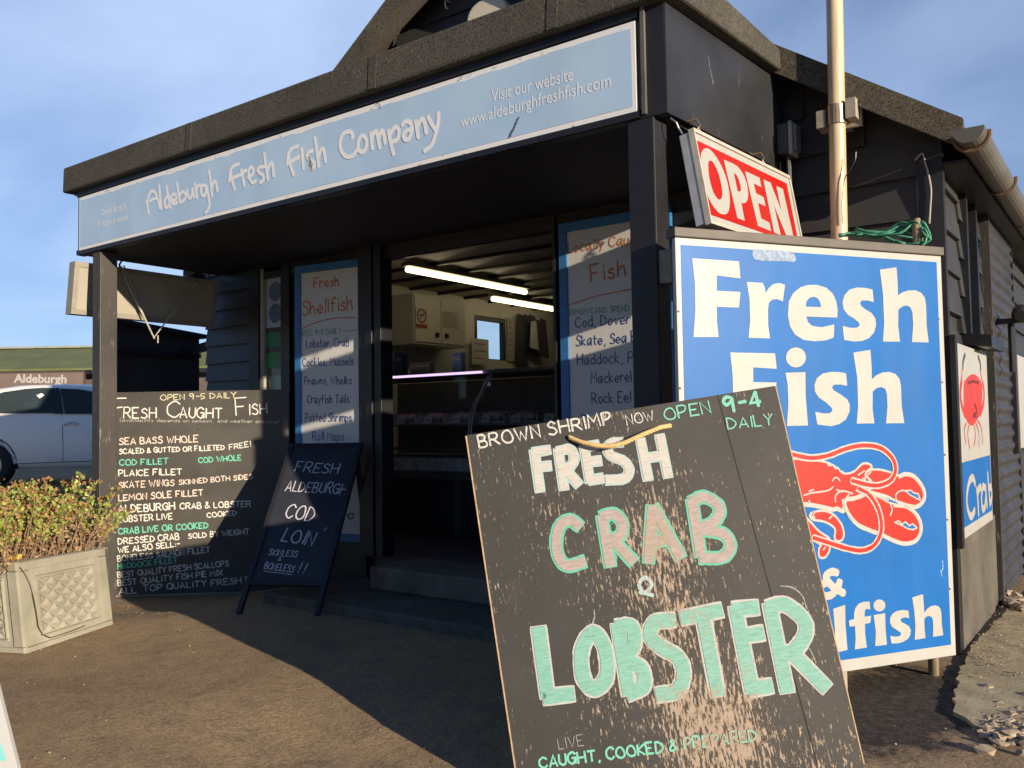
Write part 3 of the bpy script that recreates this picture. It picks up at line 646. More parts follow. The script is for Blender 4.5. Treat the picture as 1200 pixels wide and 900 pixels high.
B1, B2, B3 = crop(790,270,3.6), crop(900,500,5), crop(940,650,6)
Fh = lambda s: pairs(s)
GF = '75,118 272,131 278,203 178,190 178,255 278,260 272,326 178,322 179,385 186,450 80,450 88,340 86,220'
Gr = '305,218 372,222 380,240 384,264 398,243 415,228 440,222 466,230 461,268 457,300 432,290 412,292 398,305 394,335 395,400 403,456 312,453 319,380 316,290'
Ge = '673,397 673,425 671,452 640,464 590,468 545,462 508,440 487,405 478,360 482,300 500,265 530,241 560,231 600,230 640,242 668,268 682,300 688,335 686,368 620,366 556,363 562,386 580,403 620,409'
Geh = '553,322 556,300 570,284 588,280 605,288 614,304 618,324'
Gs = '835,250 838,276 840,303 815,296 790,296 782,306 786,318 802,332 830,348 847,372 850,400 842,430 820,455 790,467 755,469 716,462 712,432 709,403 740,411 768,411 780,402 778,390 760,374 732,357 714,335 708,305 716,274 738,250 770,241 805,243'
Gh = '866,166 936,156 941,220 942,274 960,262 985,254 1015,253 1040,263 1056,285 1061,320 1063,400 1072,473 1001,471 1006,400 1003,345 994,324 978,317 960,321 944,335 943,400 951,470 879,469 884,390 879,270'
polyset(b, 'lettering', t, TRIM, B1, [[Fh(GF)],[Fh(Gr)],[Fh(Ge), Fh(Geh)],[Fh(Gs)],[Fh(Gh)]], -.0024)
sh = lambda s, f: [f(p) for p in Fh(s)]
F2p = '235,515 424,519 431,584 332,578 332,640 430,642 426,706 332,703 333,760 340,828 240,828 248,730 245,610'
polyset(b, 'lettering', t, TRIM, B1, [[Fh(F2p)],[circle(512,536,42)],[Fh('468,601 552,598 553,700 563,823 474,825 480,730 477,650')],
 [Fh('723,603 726,630 728,656 700,650 672,651 664,662 670,674 700,692 728,712 739,735 738,765 722,798 695,817 660,826 602,819 597,790 593,765 625,772 652,772 666,762 662,748 640,727 608,705 592,680 590,652 600,624 625,604 660,597 695,598')],
 [Fh('754,516 826,504 831,570 832,628 850,612 875,600 905,597 932,606 948,625 955,655 958,740 969,813 892,814 898,740 895,690 888,668 872,661 852,665 836,680 835,750 843,814 768,815 774,740 770,620')]], -.0024)
Dl = '215,380 299,352 302,500 316,668 230,690 227,520'; Ds = '744,393 747,419 750,445 720,440 696,446 688,458 694,472 720,485 748,502 761,530 757,565 740,592 710,610 675,621 626,624 620,597 616,570 650,576 678,573 692,560 688,546 660,527 630,508 615,480 614,445 630,415 660,396 700,388'
Dh = '770,300 846,277 852,350 855,408 872,383 900,362 930,355 955,362 970,382 976,420 978,490 989,565 916,577 918,500 915,455 905,435 885,430 868,436 856,450 856,510 864,585 788,598 793,500 784,390'
off = lambda s, dx, dy: [(x+dx, y+dy) for x, y in Fh(s)]
polyset(b, 'lettering', t, TRIM, B3, [[Fh(Dl)],[off(Dl,-125,32)],[Fh('325,462 362,452 362,410 370,375 392,346 425,331 470,328 473,356 476,385 452,379 438,390 436,412 436,435 482,428 476,478 438,486 440,560 452,652 367,665 373,590 368,500 330,505')],
 [circle(540,356,42)],[Fh('499,424 580,410 583,520 593,632 510,642 515,540')],[Fh(Ds)],[Fh(Dh)],[off(Dh,-790,170)],
 [[(x*1.18-880, y*1.18+92) for x, y in Fh(Ds)]]], -.0024)
strokes(b, 'lettering', t, TRIM, B3, ['~246,128 205,120 166,145 174,182 222,232 292,272','~262,182 244,236 200,282 150,288 112,258 120,222 172,190'], .030, -.0024)
strokes(b, 'lettering', t, TRIM, B3, ['~-130,640 -60,628 -45,590 -85,565 -130,600 -128,660 -80,690 -45,672'], .03, -.0024)
stk = MB(); stk.fill([[(p[0], -.002, p[1]) for p in (b.px(*q) for q in B1(rounded(Fh('330,86 345,79 420,84 490,90 512,115 505,133 470,130 400,129 338,122'), 2)))]]); stk.build('sticker', plain('scuffed_sticker', (.24,.31,.44), .7, .35, 60), t, local=True)
# lobster: white keyline below, red over it, white drawing lines on top
RED = plain('lobster_red', (.46,.020,.013), .35, .06, 6)
LB = {
 'claw': ['560,300 590,262 650,258 720,275 760,292 800,278 850,290 895,340 915,395 902,442 862,470 800,458 740,438 690,412 620,392 565,372','440,425 480,398 560,390 650,420 720,455 800,465 855,500 888,555 892,615 862,668 800,685 735,668 660,632 590,606 520,572 465,505'],
 'body': ['-60,215 60,195 160,195 240,200 330,212 395,245 440,280 500,270 555,222 600,235 560,280 600,330 570,390 500,420 450,430 440,492 400,480 375,485 300,468 200,455 60,470 -60,450 -160,420 -260,430 -340,400 -380,330 -340,260 -250,225 -150,230','250,515 310,498 372,515 420,570 436,620 430,655 408,665 392,650 395,600 368,570 320,548 262,538','-20,470 130,480 220,540 290,615 352,660 352,720 330,758 303,758 300,720 312,690 268,660 200,600 100,530 -20,520'],
 'feeler': ['~-40,90 60,140 150,165 250,183 350,168 450,130 550,110 650,123 720,180 742,250 715,312 650,342 580,340 485,315','~525,362 590,400 640,480 660,570 650,640 610,700 540,725 450,710 370,685 260,650']}
for nm, lst in LB.items():
    if nm == 'feeler':
        strokes(b, 'lobster_outline', t, TRIM, B2, lst, .0285, -.0036); strokes(b, 'lobster_feeler', t, RED, B2, lst, .0155, -.0042)
    else:
        strokes(b, 'lobster_outline', t, TRIM, B2, ['~'+s+' '+s.split()[0] for s in lst], .017, -.0020)
        polyset(b, 'lobster_'+nm, t, RED, B2, [[rounded(Fh(s), 3)] for s in lst], -.0026 if nm == 'claw' else -.0031)
strokes(b, 'lobster_outline', t, TRIM, B2, ['~205,402 250,388 300,382 350,372 376,352','~235,378 262,368','~390,442 392,402 430,376 492,392','~470,396 448,430 450,490 500,550','~560,330 562,300 598,264','~560,258 522,284','~600,238 565,268','~372,318 385,300 402,300 416,318','~510,372 545,388 575,400','~395,368 430,382','~590,385 640,405 700,430','~712,455 722,485 710,520','~745,430 745,395 775,374 812,378','~352,540 372,520','~260,520 270,500 315,490','~330,705 318,722','~340,212 355,228 372,222 388,244 404,240 418,262 436,264','~235,430 240,448','~800,462 840,470 890,445'], .0062, -.0046)
strokes(b, 'lobster_outline', t, TRIM, B2, ['735,560 760,552 780,572 800,556 822,580 842,568 868,592','735,560 770,574 790,584 815,598 845,602 868,592','800,375 830,372 850,388 874,392 888,432','800,375 826,400 850,412 888,432'], .006, -.0046)
polyset(b, 'claw_gap', t, SB, B2, [[Fh('780,566 800,562 822,584 842,574 864,592 845,598 815,592 790,578')],[Fh('812,380 830,378 850,394 870,398 882,424 850,408 828,396')],[Fh('655,408 690,418 745,440 760,452 700,436')]], -.0048)
strokes(b, 'scratch', t, plain('sign_scuff', (.35,.45,.7), .6), B2, ['~1020,785 1022,830 1008,850','~1010,845 1018,880'], .003, -.0018, .6)
sc_ = MB()
for q in ((795,365),(797,455),(955,287),(1028,293),(1100,374),(1104,448),(1107,533),(1110,609),(1113,690),(1050,779)):
    u, z = b.px(*q); sc_.lathe((u, 0, z), [(.0045, 0), (.004, .002)], (0,-1,0), 8)
sc_.build('screw', plain('rusty_iron', (.13,.08,.05), .8, .4, 20), t, local=True)

# ------------------------------------------------ OPEN box sign hung from the porch
ou, on_ = V((.052,.998,.018)), V((.986,-.055,.159))
b = Board(V((.24,.082,2.137)), ou, on_)
t = b.thing('open_sign', 'red and white OPEN box sign hanging on hooks from the porch side', 'sign')
w_, h_ = .934, -.352
MB().box((-.006, .004, h_-.006), (w_+.006, .062, .006)).build('case', ALU, t, local=True, bevel=.003)
mb = MB()
for a, q in (((-.008,-.004,.0),(w_+.008,.02,.014)),((-.008,-.004,h_-.012),(w_+.008,.02,h_)),((-.008,-.004,h_+.0005),(.0,.02,-.0005)),((w_,-.004,h_+.0005),(w_+.014,.02,-.0005))): mb.box(a, q)
mb.build('frame', plain('sign_frame', (.48,.44,.38), .45, .15, 12), t, local=True)
mb = MB(); mb.fill([[(0,.003,0),(w_,.003,0),(w_,.003,h_),(0,.003,h_)]]); mb.build('border', TRIM, t, local=True)
mb = MB(); mb.fill([[(.013,.0018,-.030),(w_-.035,.0018,-.030),(w_-.035,.0018,h_+.026),(.013,.0018,h_+.026)]]); mb.build('face', plain('open_red', (.42,.014,.010), .3, .06, 8), t, local=True)
O1 = crop(800,130,5.6267)
polyset(b, 'lettering', t, TRIM, O1, [[rounded(Fh('120,300 132,260 158,245 190,262 240,330 285,430 308,530 312,615 300,668 270,682 228,660 178,585 142,490 122,385'),3), rounded(Fh('170,345 184,327 206,345 238,415 258,500 262,555 250,583 228,575 200,525 176,435'),3)],
 [Fh('272,320 330,345 360,362 385,392 408,430 425,480 434,545 430,585 415,606 398,608 388,604 411,725 362,705'), Fh('338,408 355,420 370,448 382,490 386,518 378,532 364,528')],
 [Fh('412,395 508,440 521,503 470,478 485,542 535,568 548,628 499,607 519,708 573,736 585,793 497,757')],
 [Fh('533,452 580,472 652,655 618,495 662,513 738,858 692,838 604,625 648,820 604,800')]], .0008)
for q in ((145,140),(565,345)):
    px_, py_ = O1([q])[0]; u, z = b.px(px_, py_); base = b.w(u, .004, .03)
    hook = MB().tube([base+V((0,0,-.004)), base+V((.012,.004,.018)), base+V((0,.0,.045)), base+V((-.014,-.004,.018)), base+V((0,0,-.004))], .0052, 6).build('hook', plain('white_link', (.6,.57,.5), .4), t)
    hk = base+V((-.002,0,.03)); MB().tube([hk+V((0,.0,.012)), hk+V((0,.022,.03)), hk+V((-.01,.012,.055)), hk+V((-.045,.0,.05)), hk+V((-.055,-.005,.06))], .004, 6).build('hook', plain('rusty_iron', (.13,.08,.05), .8), t)
MB().tube([b.w(.01,.006,.05), b.w(-.02,.03,.05), b.w(-.03,.05,.05), b.w(-.03,.075,.07)], .004, 6).build('hook', CHROME, t)

# ------------------------------------------------ weathered crab and lobster board in front
KA = 1.15
b = Board(CAM + (V((.007,-1.018,1.016))-CAM)*KA, (.797,.587,.142), (.562,-.807,.184))
b.P = on_plane(b.P, b.n, 547, 510); b = Board(b.P, b.u, b.n)
t = b.thing('sandwich_board', 'weathered dark sandwich board painted Fresh Crab and Lobster in turquoise and white, with rope handle', 'sandwich board')
wA = b.px(960.5, 676)[0]
def floor_z(x):   # board z where it meets the ground
    p0 = b.w(x, 0); lo, hi = -2.0, 0.0
    for _ in range(40):
        m = (lo+hi)/2; q = b.w(x, m)
        if q.z > gz(q.x, q.y): hi = m
        else: lo = m
    return hi
def wear_nodes(g, shift=0.0):
    X = g.xyz(); x, z = X[0], X[2]
    fl = g.noise(1, 6, .66, (115, 1, 27)); fl2 = g.noise(1, 4, .7, (260, 1, 85)); bg_ = g.noise(3.2, 4, .6)
    def bump_(cx, cz, sx, sz):
        dx = g.math('DIVIDE', g.math('SUBTRACT', x, cx), sx); dz = g.math('DIVIDE', g.math('SUBTRACT', z, cz), sz)
        return g.math('POWER', 2.718, g.math('MULTIPLY', g.math('ADD', g.math('MULTIPLY', dx, dx), g.math('MULTIPLY', dz, dz)), -1.0))
    k1 = b.px(838, 850); k2 = b.px(760, 625); k3 = b.px(800, 720)
    s = g.math('ADD', g.math('MULTIPLY', bump_(k1[0], k1[1], .27, .27), .125), g.math('MULTIPLY', bump_(k2[0], k2[1], .30, .12), .11))
    s = g.math('ADD', s, g.math('MULTIPLY', bump_(k3[0], k3[1], .14, .18), .07))
    s = g.math('ADD', s, g.math('MULTIPLY', g.math('SUBTRACT', bg_, .5), .34))
    v = g.math('ADD', g.math('ADD', g.math('MULTIPLY', fl, .72), g.math('MULTIPLY', fl2, .28)), s)
    return g.ramp(v, .578+shift, .618+shift), fl
def wood_col(g, fl):
    return g.mix(g.ramp(fl, .4, .75), (.25,.185,.13), (.38,.305,.24))
g = NG('weathered_board'); wr, fl = wear_nodes(g); big = g.noise(2.2, 5, .6); sm = g.noise(9, 5, .7)
c_ = g.mix(g.ramp(big, .3, .7), (.020,.019,.0175), (.036,.034,.031)); c_ = g.mix(g.math('MULTIPLY', g.ramp(sm, .55, .8), .3), c_, (.07,.066,.06))
g.bump(g.math('SUBTRACT', g.math('MULTIPLY', sm, .2), wr), .5, .003)
ABOARD = g.fin(g.mix(wr, c_, wood_col(g, fl)), .62)
def apaint(name, col, shift, streak=.25, other=None):
    g = NG(name); wr, fl = wear_nodes(g, shift); br = g.noise(1, 5, .7, (26, 1, 150), .3)
    c_ = g.mix(g.math('MULTIPLY', g.ramp(br, .42, .7), streak), col, other or sc3(col, .55)); return g.fin(g.mix(wr, c_, wood_col(g, fl)), .6)
P_TEAL = apaint('teal_paint', (.19,.41,.345), .045, .85, (.10,.26,.215)); P_TEALD = apaint('teal_edge_paint', (.10,.40,.29), .035); P_WHITE = apaint('white_board_paint', (.43,.43,.41), .03, .5)
P_PINK = apaint('pinkish_paint', (.36,.30,.285), .02, .8, (.19,.155,.145)); P_ICE = apaint('ice_paint', (.34,.45,.46), .03); P_PALE = apaint('pale_paint', (.46,.45,.42), .025, .7, (.30,.285,.26)); P_CHALK = apaint('chalk_marks', (.56,.55,.52), .03, .8, (.2,.19,.18)); P_TCHALK = apaint('teal_chalk', (.16,.50,.40), .03, .7, (.12,.25,.2)); P_FAINT = apaint('faint_chalk', (.26,.27,.24), .0, .7, (.13,.12,.11))
mb = MB(); z0, z1_ = floor_z(0), floor_z(wA)
mb.prism([(0,0,0),(wA,0,0),(wA,0,z1_),(0,0,z0)], (0,.014,0)); mb.build('panel', ABOARD, t, local=True)
EDGE = plain('bare_ply_edge', (.42,.29,.18), .8, .3, 30)
MB().box((-.005, -.0008, z0+.01), (-.0003, .0145, -.002)).build('edge_strip', EDGE, t, local=True); MB().box((wA+.0003, -.0008, z1_+.01), (wA+.004, .0145, -.002)).build('edge_strip', EDGE, t, local=True)
strokes(b, 'panel_groove', t, plain('groove', (.02,.018,.016), .9), lambda p: p, ['841,464 905,700 958,896'], .0028, -.0006, .3)
# rear leaf leaning the other way
M2 = MB(); yb = lambda x, q: b.w(x, -.05, .018)
for a, q in ((.30, 1), (wA-.26, -1)):
    top_ = b.w(a + q*.04, -.04, .02); fx = top_ - V((b.n.x, b.n.y, 0)).normalized()*.30; M2.beam(top_, (fx.x, fx.y, gz(fx.x, fx.y)), .04, .022, up=tuple(b.n))
top_ = b.w(.06, -.55, .15); M2.beam(b.w(.30,-.10,.05), b.w(wA-.26,-.10,.05), .02, .07); M2.build('rear_leg', plain('rear_timber', (.12,.10,.08), .7), t)
A1, A2, A3, A4 = crop(600,490,4.2857), crop(600,670,3), crop(540,440,3.1579), crop(600,820,3.3333)
s1 = (b.px(700,600)[0]-b.px(690,600)[0])/10      # metres per photo pixel across the letters
def two(name, c, lst, w, dw, outer, inner, y=-.0012):
    strokes(b, name, t, outer, c, lst, w*s1, y, .05); strokes(b, name, t, inner, c, lst, (w-dw)*s1, y-.0012, .05)
SQUARE[0] = True
fresh = ['112,168 140,362','112,172 184,160','130,246 188,240','232,164 260,352','~234,166 292,158 312,205 288,246 240,255','262,250 332,332','362,146 390,316','362,146 428,134','376,222 440,214','392,312 450,302','~548,122 502,126 478,152 498,190 560,216 588,262 562,304 478,312','645,112 682,304','742,92 782,290','665,202 764,188']
two('lettering', A1, fresh, 13.5, 4.2, P_ICE, P_PALE)
crab = ['~334,540 292,512 242,540 222,620 236,700 280,742 356,722','452,502 492,734','~454,494 512,482 554,530 544,590 486,612','506,610 604,716','704,452 686,716','712,452 842,694','700,622 782,610','904,420 946,684','~904,418 962,396 1030,432 1040,482 1000,530 936,552','~944,560 1056,580 1096,640 1056,698 950,702']
two('lettering', A1, crab, 17, 5.6, P_TEALD, P_PINK)
lob = ['94,204 124,432','120,440 208,430','~286,214 246,272 250,370 290,412 332,368 326,270 286,214','372,192 410,422','~374,192 420,194 428,258 386,300','~392,310 452,338 462,400 412,428','~562,170 502,178 486,226 526,266 584,302 602,360 580,418 516,432','602,162 728,136','670,152 722,426','786,132 842,414','786,132 856,126','812,226 874,216','842,412 904,402','906,122 966,414','~906,124 960,116 1024,168 1030,220 992,276 948,290','984,286 1100,404']
two('lettering', A2, lob, 20, 4.6, P_WHITE, P_TEAL); SQUARE[0] = False
strokes(b, 'lettering', t, P_ICE, A2, ['~468,20 446,44 466,74 490,44 468,20','~448,72 472,76 496,84'], 4.6*s1, -.002)
def aline(text, p, q, h, w, mat, y=-.002, **k):
    mb = MB(); write(mb, text, b.px(*p), b.px(*q), h*s1, w*s1, y, **k); return mb.build('lettering', mat, t, local=True)
aline('BROWN SHRIMP', (562,525), (717,497), 15, 2.3, P_CHALK); aline('NOW', (735,498.5), (767,492), 12, 1.5, P_CHALK); aline('OPEN', (779,492.5), (833,484), 14, 1.9, P_TCHALK)
aline('9-4', (850,484), (892,475.5), 19, 4.2, P_TCHALK); aline('DAILY', (853,503), (906,498), 13, 1.7, P_TCHALK)
aline('LIVE', (655,878), (684,873), 11, 1, P_FAINT); aline('CAUGHT, COOKED & PREPARED', (633,900), (887,867), 11.5, 2.4, P_TCHALK, wob=.3)
strokes(b, 'chalk_mark', t, P_FAINT, A2, ['~945,50 985,56 1020,85 1036,130','~1046,270 1058,295 1068,320','~288,134 290,160 284,180'], 1.6*s1, -.0008, .4)
q = b.px(*A1([(0,0)])[0])
rp_ = [b.px(*p) for p in A1(pairs('285,96 338,124 420,146 492,150 560,132 650,90 740,52 800,38'))]
dep = (.0, .016, .026, .03, .03, .026, .018, .0)
c3 = [V((p[0], -.006-d, p[1])) for p, d in zip(rp_, dep)]
fine = []
for i in range(len(c3)-1):
    for k in range(12): fine.append(c3[i].lerp(c3[i+1], k/12))
for _ in range(6): fine = [fine[0]] + [(fine[i-1]+fine[i]*2+fine[i+1])/4 for i in range(1, len(fine)-1)] + [fine[-1]]
mb = MB()
for ph in (0, 2.094, 4.189): mb.tube([p + V((0, math.cos(i*1.0+ph), math.sin(i*1.0+ph)))*.0042 for i, p in enumerate(fine)], .0046, 6)
mb.build('rope_handle', plain('straw_rope', (.62,.44,.20), .85, .2, 60), t, local=True, smooth_=True)

# ------------------------------------------------ price blackboard by the left post
a0, a1 = (CAM+(on_z(0, x_, y_)-CAM)*1.08 for x_, y_ in ((135, 700), (290, 687)))
a1 = on_y(.975, 338, 600); d = (a1-a0); d.z = 0; d.normalize(); nb = V((d.y, -d.x, .012))
b = Board(a0, d, nb); b = Board(on_plane(a0, b.n, 126, 460), b.u, b.n)
t = b.thing('price_board', 'wide square blackboard with chalked fish price list, standing beside the left post', 'blackboard')
wB = b.px(338, 470)[0]; hB = b.px(136, 699.5)[1]
g = NG('chalkboard'); f1 = g.noise(2.4, 5, .6, (1,1,1), .6); f2 = g.noise(26, 4, .7)
c_ = g.mix(g.ramp(f1, .3, .75), (.046,.042,.036), (.088,.081,.069)); c_ = g.mix(g.math('MULTIPLY', g.ramp(f2, .62, .75), .3), c_, (.22,.2,.17)); CHB = g.fin(c_, .6)
x0B = 0.0
zr = b.px(330, 682)[1]
mb = MB(); mb.prism([(-.004,0,0),(wB,0,.004),(wB,0,hB+.004),(0,0,hB)], (0,.012,0)); mb.build('panel', CHB, t, local=True)
mb = MB(); mb.box((0,-.0035,hB-.002),(wB,.0,hB+.012)); mb.build('bottom_edge', plain('pale_ply', (.3,.24,.17), .8), t, local=True)
mb = MB(); foot = b.w(wB*.5, hB+.012, .40); foot.z = gz(foot.x, foot.y); mb.beam(b.w(wB*.5,-.25,.016), foot, .04, .02, up=(1,0,0)); mb.beam(b.w(.06,-.25,.02), b.w(wB-.06,-.25,.02), .016, .05); mb.build('rear_strut', BLK, t)
def chalk(name, col):
    g = NG(name); f = g.noise(120, 3, .7); return g.fin(g.mix(g.math('MULTIPLY', g.ramp(f, .45, .75), .55), col, sc3(col, .35)), .9)
CW = chalk('white_chalk', (.72,.69,.62)); CT = chalk('green_chalk', (.16,.58,.42)); CY = chalk('yellow_chalk', (.60,.56,.38)); CF = chalk('thin_chalk', (.42,.40,.36)); CP = chalk('pink_chalk', (.72,.58,.50))
sB = (b.px(200,560)[0]-b.px(180,560)[0])/20; sV = (b.px(200,540)[1]-b.px(200,580)[1])/40
mbs = {}
for text, p, q, h, w, m in (('OPEN 9-5 DAILY',(188,469),(277,466),6.5,1.1,CY),('RESH',(145,490),(183,489.5),12,1.5,CW),('C',(196.5,489),(211,488),20,1.5,CW),('AUGHT',(211,490),(260,490),12,1.5,CW),('F',(277,487),(290,486),20,1.4,CW),('ISH',(292,486),(313,484.5),12,1.4,CW),
 ('(availability depends on season,',(137,494),(250,495),3.6,.55,CF),('and weather allowing)',(255,495),(327,496),3.8,.55,CF),('SEA BASS WHOLE',(136.5,521),(232,518),7.5,1.4,CP),('SCALED & GUTTED OR FILLETED',(136.5,532),(263,527),5.6,1.2,CW),('FREE!',(269,527),(294,523),6,1.1,CW),('COD FILLET',(137,545.5),(197,543.5),6.5,1.25,CT),('COD WHOLE',(233,542.5),(283,539),6,1.25,CT),
 ('PLAICE FILLET',(136,558),(213,556),7,1.3,CW),('SKATE WINGS',(136,572),(204,569),7.2,1.25,CP),('SKINNED BOTH SIDES',(210,568),(296,561),5.6,1.15,CP),('LEMON SOLE FILLET',(136,587),(238,580.5),7,1.4,CP),('ALDEBURGH',(136,601),(205,597),8.5,1.5,CW),('CRAB & LOBSTER',(211,596.5),(294,593.5),6.5,1.3,CW),('LOBSTER LIVE',(136,612),(202,608),6.6,1.3,CW),('COOKED',(243,606.5),(277,603.5),5.6,1.2,CW),
 ('CRAB LIVE OR COOKED',(136,626),(244,618.5),6.6,1.35,CT),('DRESSED CRAB',(135.5,638),(210,632),6.8,1.3,CW),('SOLD BY WEIGHT',(221,631),(292,625.5),5.8,1.15,CW),('WE ALSO SELL:-',(135.5,648),(211,640),6.2,1.3,CW),('BONELESS SALMON FILLET',(135,658),(246,647),6.2,1.3,CW),('HADDOCK FILLET',(135,667),(208,659),6.4,1.3,CT),
 ('BEST QUALITY FRESH SCALLOPS',(135,677),(268,663),6.4,1.2,CW),('BEST QUALITY FISH PIE MIX',(135,686.5),(261,674),6.6,1.2,CW),('ALL',(136.5,696.5),(160,694.5),7,1.4,CW),('TOP QUALITY FRESH FISH',(168,693),(311,681),6.6,1.25,CW)):
    mb = MB(); write(mb, text, b.px(p[0]+(3.2 if p[0] < 138 else 0), p[1]), b.px(*q), h*sV, w*sB*1.0, -.0012, wob=.35, jitter=.15); mb.build('chalk_lettering', m, t, local=True)
mb = MB()
for p in ('131,467 148,466.5','132,467.5 132.5,490','132,478.5 143.5,477'): ribbon(mb, [b.px(*q) for q in pairs(p)], 1.5*sB, -.0012)
mb.build('chalk_lettering', CW, t, local=True)

# ------------------------------------------------ small cod loin A-frame
P0 = on_z(0, 373.3, 722.7)
b = Board(P0, (.895,.446,0), (.349,-.699,.624)); b.P = on_plane(P0, b.n, 340, 520); b = Board(b.P, b.u, b.n)
t = b.thing('chalkboard_stand', 'narrow leaning black A-frame chalkboard offering fresh cod loin', 'sandwich board')
wC = b.px(425, 519)[0]; hC = b.px(287, 685)[1]; lC = b.px(373.3, 722)[1]
CHD = plain('dark_slate', (.028,.031,.042), .55, .3, 3); FRB = plain('black_frame', (.020,.020,.026), .5, .25, 8)
MB().box((.02, .004, hC+.02), (wC-.02, .012, -.02)).build('slate', CHD, t, local=True)
MB().box((0,-.004,-.028),(wC,.02,0)).build('rail', FRB, t, local=True, bevel=.002); MB().box((.0,-.004,hC),(wC,.02,hC+.028)).build('rail', FRB, t, local=True, bevel=.002)
for x in (0, wC-.03): MB().box((x,-.006,lC+.008),(x+.03,.022,-.0005)).build('leg', FRB, t, local=True, bevel=.002)
mb = MB()
for x in (.03, wC-.05):
    tp = b.w(x, -.03, .03); ft = tp + V((-b.n.x,-b.n.y,0)).normalized()*.28
    ft.z = .064 if ft.y > .385 else 0.0; mb.beam(tp, ft, .03, .018, up=tuple(b.n))
mb.build('rear_leg', FRB, t)
MB().tube([b.w(wC+.004,-.52,.02)] + [b.w(wC+.03+.018*math.cos(a), -.53+.02*math.sin(a), .03) for a in (math.pi - 2*math.pi*i/12 for i in range(13))], .004, 6).build('latch', FRB, t)
sC = (b.px(390,580)[0]-b.px(370,580)[0])/20
mb = MB()
CL = chalk('lilac_chalk', (.62,.60,.66))
for text, p, q, h, w in (('FRESH',(345,552),(395,555),.075,1.2),('ALDEBURGH',(334,575),(404,579),.075,1.2),('COD',(333,606),(365,611),.095,1.5),('LOIN',(329.5,633),(365,639),.085,1.6),('SKINLESS',(314,650),(347.5,652.5),.04,.9),('&',(325,656.5),(329,657),.022,.7),('BONELESS',(309,666),(343,670.5),.043,1.0),('!!',(346,670),(355,672),.062,1.1)):
    write(mb, text, b.px(*p), b.px(*q), h, w*sC, .003, wob=.35, jitter=.15); mb.build('chalk_lettering', CL, t, local=True); mb = MB()
ribbon(mb, [b.px(309.5,669), b.px(342,673)], .8*sC, .003); ribbon(mb, [b.px(379,622), b.px(383,618)], .8*sC, .003)
mb.build('chalk_lettering', CL, t, local=True)

# ------------------------------------------------ two whiteboards in blue frames
def whiteboard(P0, u, n, label, pTR, pBR, lines, hpx):
    b = Board(P0, u, n); t = b.thing('menu_board', label, 'menu board', 'blue framed menu boards beside the door')
    w = b.px(*pTR)[0]; h = b.px(*pBR)[1]; fw = .052
    WB = plain('whiteboard', (.58,.57,.55), .35, .04, 3); BF = plain('blue_frame', (.03,.15,.37), .45, .15, 9)
    MB().box((fw-.01, 0, h+fw-.01), (w-fw+.01, .012, -fw+.01)).build('board', WB, t, local=True)
    MB().box((0,-.010,-fw),(w,.016,0)).box((0,-.010,h),(w,.016,h+fw)).box((0,-.010,h+fw+.0005),(fw,.016,-fw-.0005)).box((w-fw,-.010,h+fw+.0005),(w,.016,-fw-.0005)).build('frame', BF, t, local=True, bevel=.002)
    k = (b.px(pTR[0]-30, hpx)[1]-b.px(pTR[0]-30, hpx+20)[1])/20
    mm = {}
    for text, p, q, hh, ww, m in lines:
        mb = MB()
        if text[0] == '~': ribbon(mb, catmull([b.px(*z) for z in pairs(text[1:])], 6), ww*k, -.0012, .2)
        else: write(mb, text, b.px(*p), b.px(*q), hh*k, ww*k, -.0012, wob=.25, jitter=.12)
        mb.build('marker_lettering', m, t, local=True)
    return b, t
OR = plain('orange_marker', (.50,.16,.05), .6, .15, 60); GR = plain('green_marker', (.06,.30,.16), .6, .2, 60); NV = plain('navy_marker', (.015,.045,.20), .5, .15, 60); GY = plain('grey_marker', (.2,.2,.22), .6)
uL = V((.9916,.129,0))
pR = on_y(YS-.03, 428, 303); PL = on_plane(pR, V((uL.y,-uL.x,0)), 346, 313)
whiteboard(PL, uL, (uL.y,-uL.x,0), 'blue framed menu board headed Fresh Shellfish, left of the doorway', (428,303), (427,636), [
 ('Fresh',(368,337.5),(397,335),12,1.5,OR),('Shellfish',(355,370),(413,362.5),17,1.9,OR),('~350,387 368,379 392,373 417,372',0,0,0,1.3,OR),('OPEN 9-5 DAILY',(350.5,394.5),(400,391),6.5,.8,GR),('----',(402,390),(418,389),4,.9,NV),
 ('Lobster, Crab',(359,407.5),(409,405.5),9.5,1.05,NV),('Cockles, Mussels',(355,429.5),(414,427.5),9.5,1.05,NV),('Prawns, Whelks',(357,451),(412,450),9.5,1.05,NV),('Crayfish Tails',(360,472.5),(409,472),10,1.05,NV),('Potted Shrimps',(358,494),(412,494),10,1.05,NV),('Roll Mops',(366.5,516),(403,516),10,1.05,NV)], 450)
P0 = on_y(YS-.03, 655, 263)
whiteboard(P0, (1,0,0), (0,-1,0), 'blue framed menu board headed Locally Caught Fish, right of the doorway', (786,241), (660,640), [
 ('Locally Caught',(666,296.5),(760,283),12.5,1.5,OR),('Fish',(693,330),(733,323),21,2.2,OR),('~665,358 700,347 740,339 770,334',0,0,0,1.4,OR),('MINIMUM CARD SPEND',(661,370),(737,364.5),7,.85,GR),('Cod, Dover Sole',(674.5,384),(770,376.5),13,1.25,NV),('Skate, Sea Bass',(675.5,405.5),(766,399.5),13,1.25,NV),('Haddock, Plaice',(676.5,427.5),(772,423),13,1.25,NV),
 ('Mackerel',(692.5,449.5),(740,447),13,1.25,NV),('Rock Eel',(694,473),(739,471),13,1.25,NV),('Crab',(680,497),(708,496),12,1.25,NV)], 430)

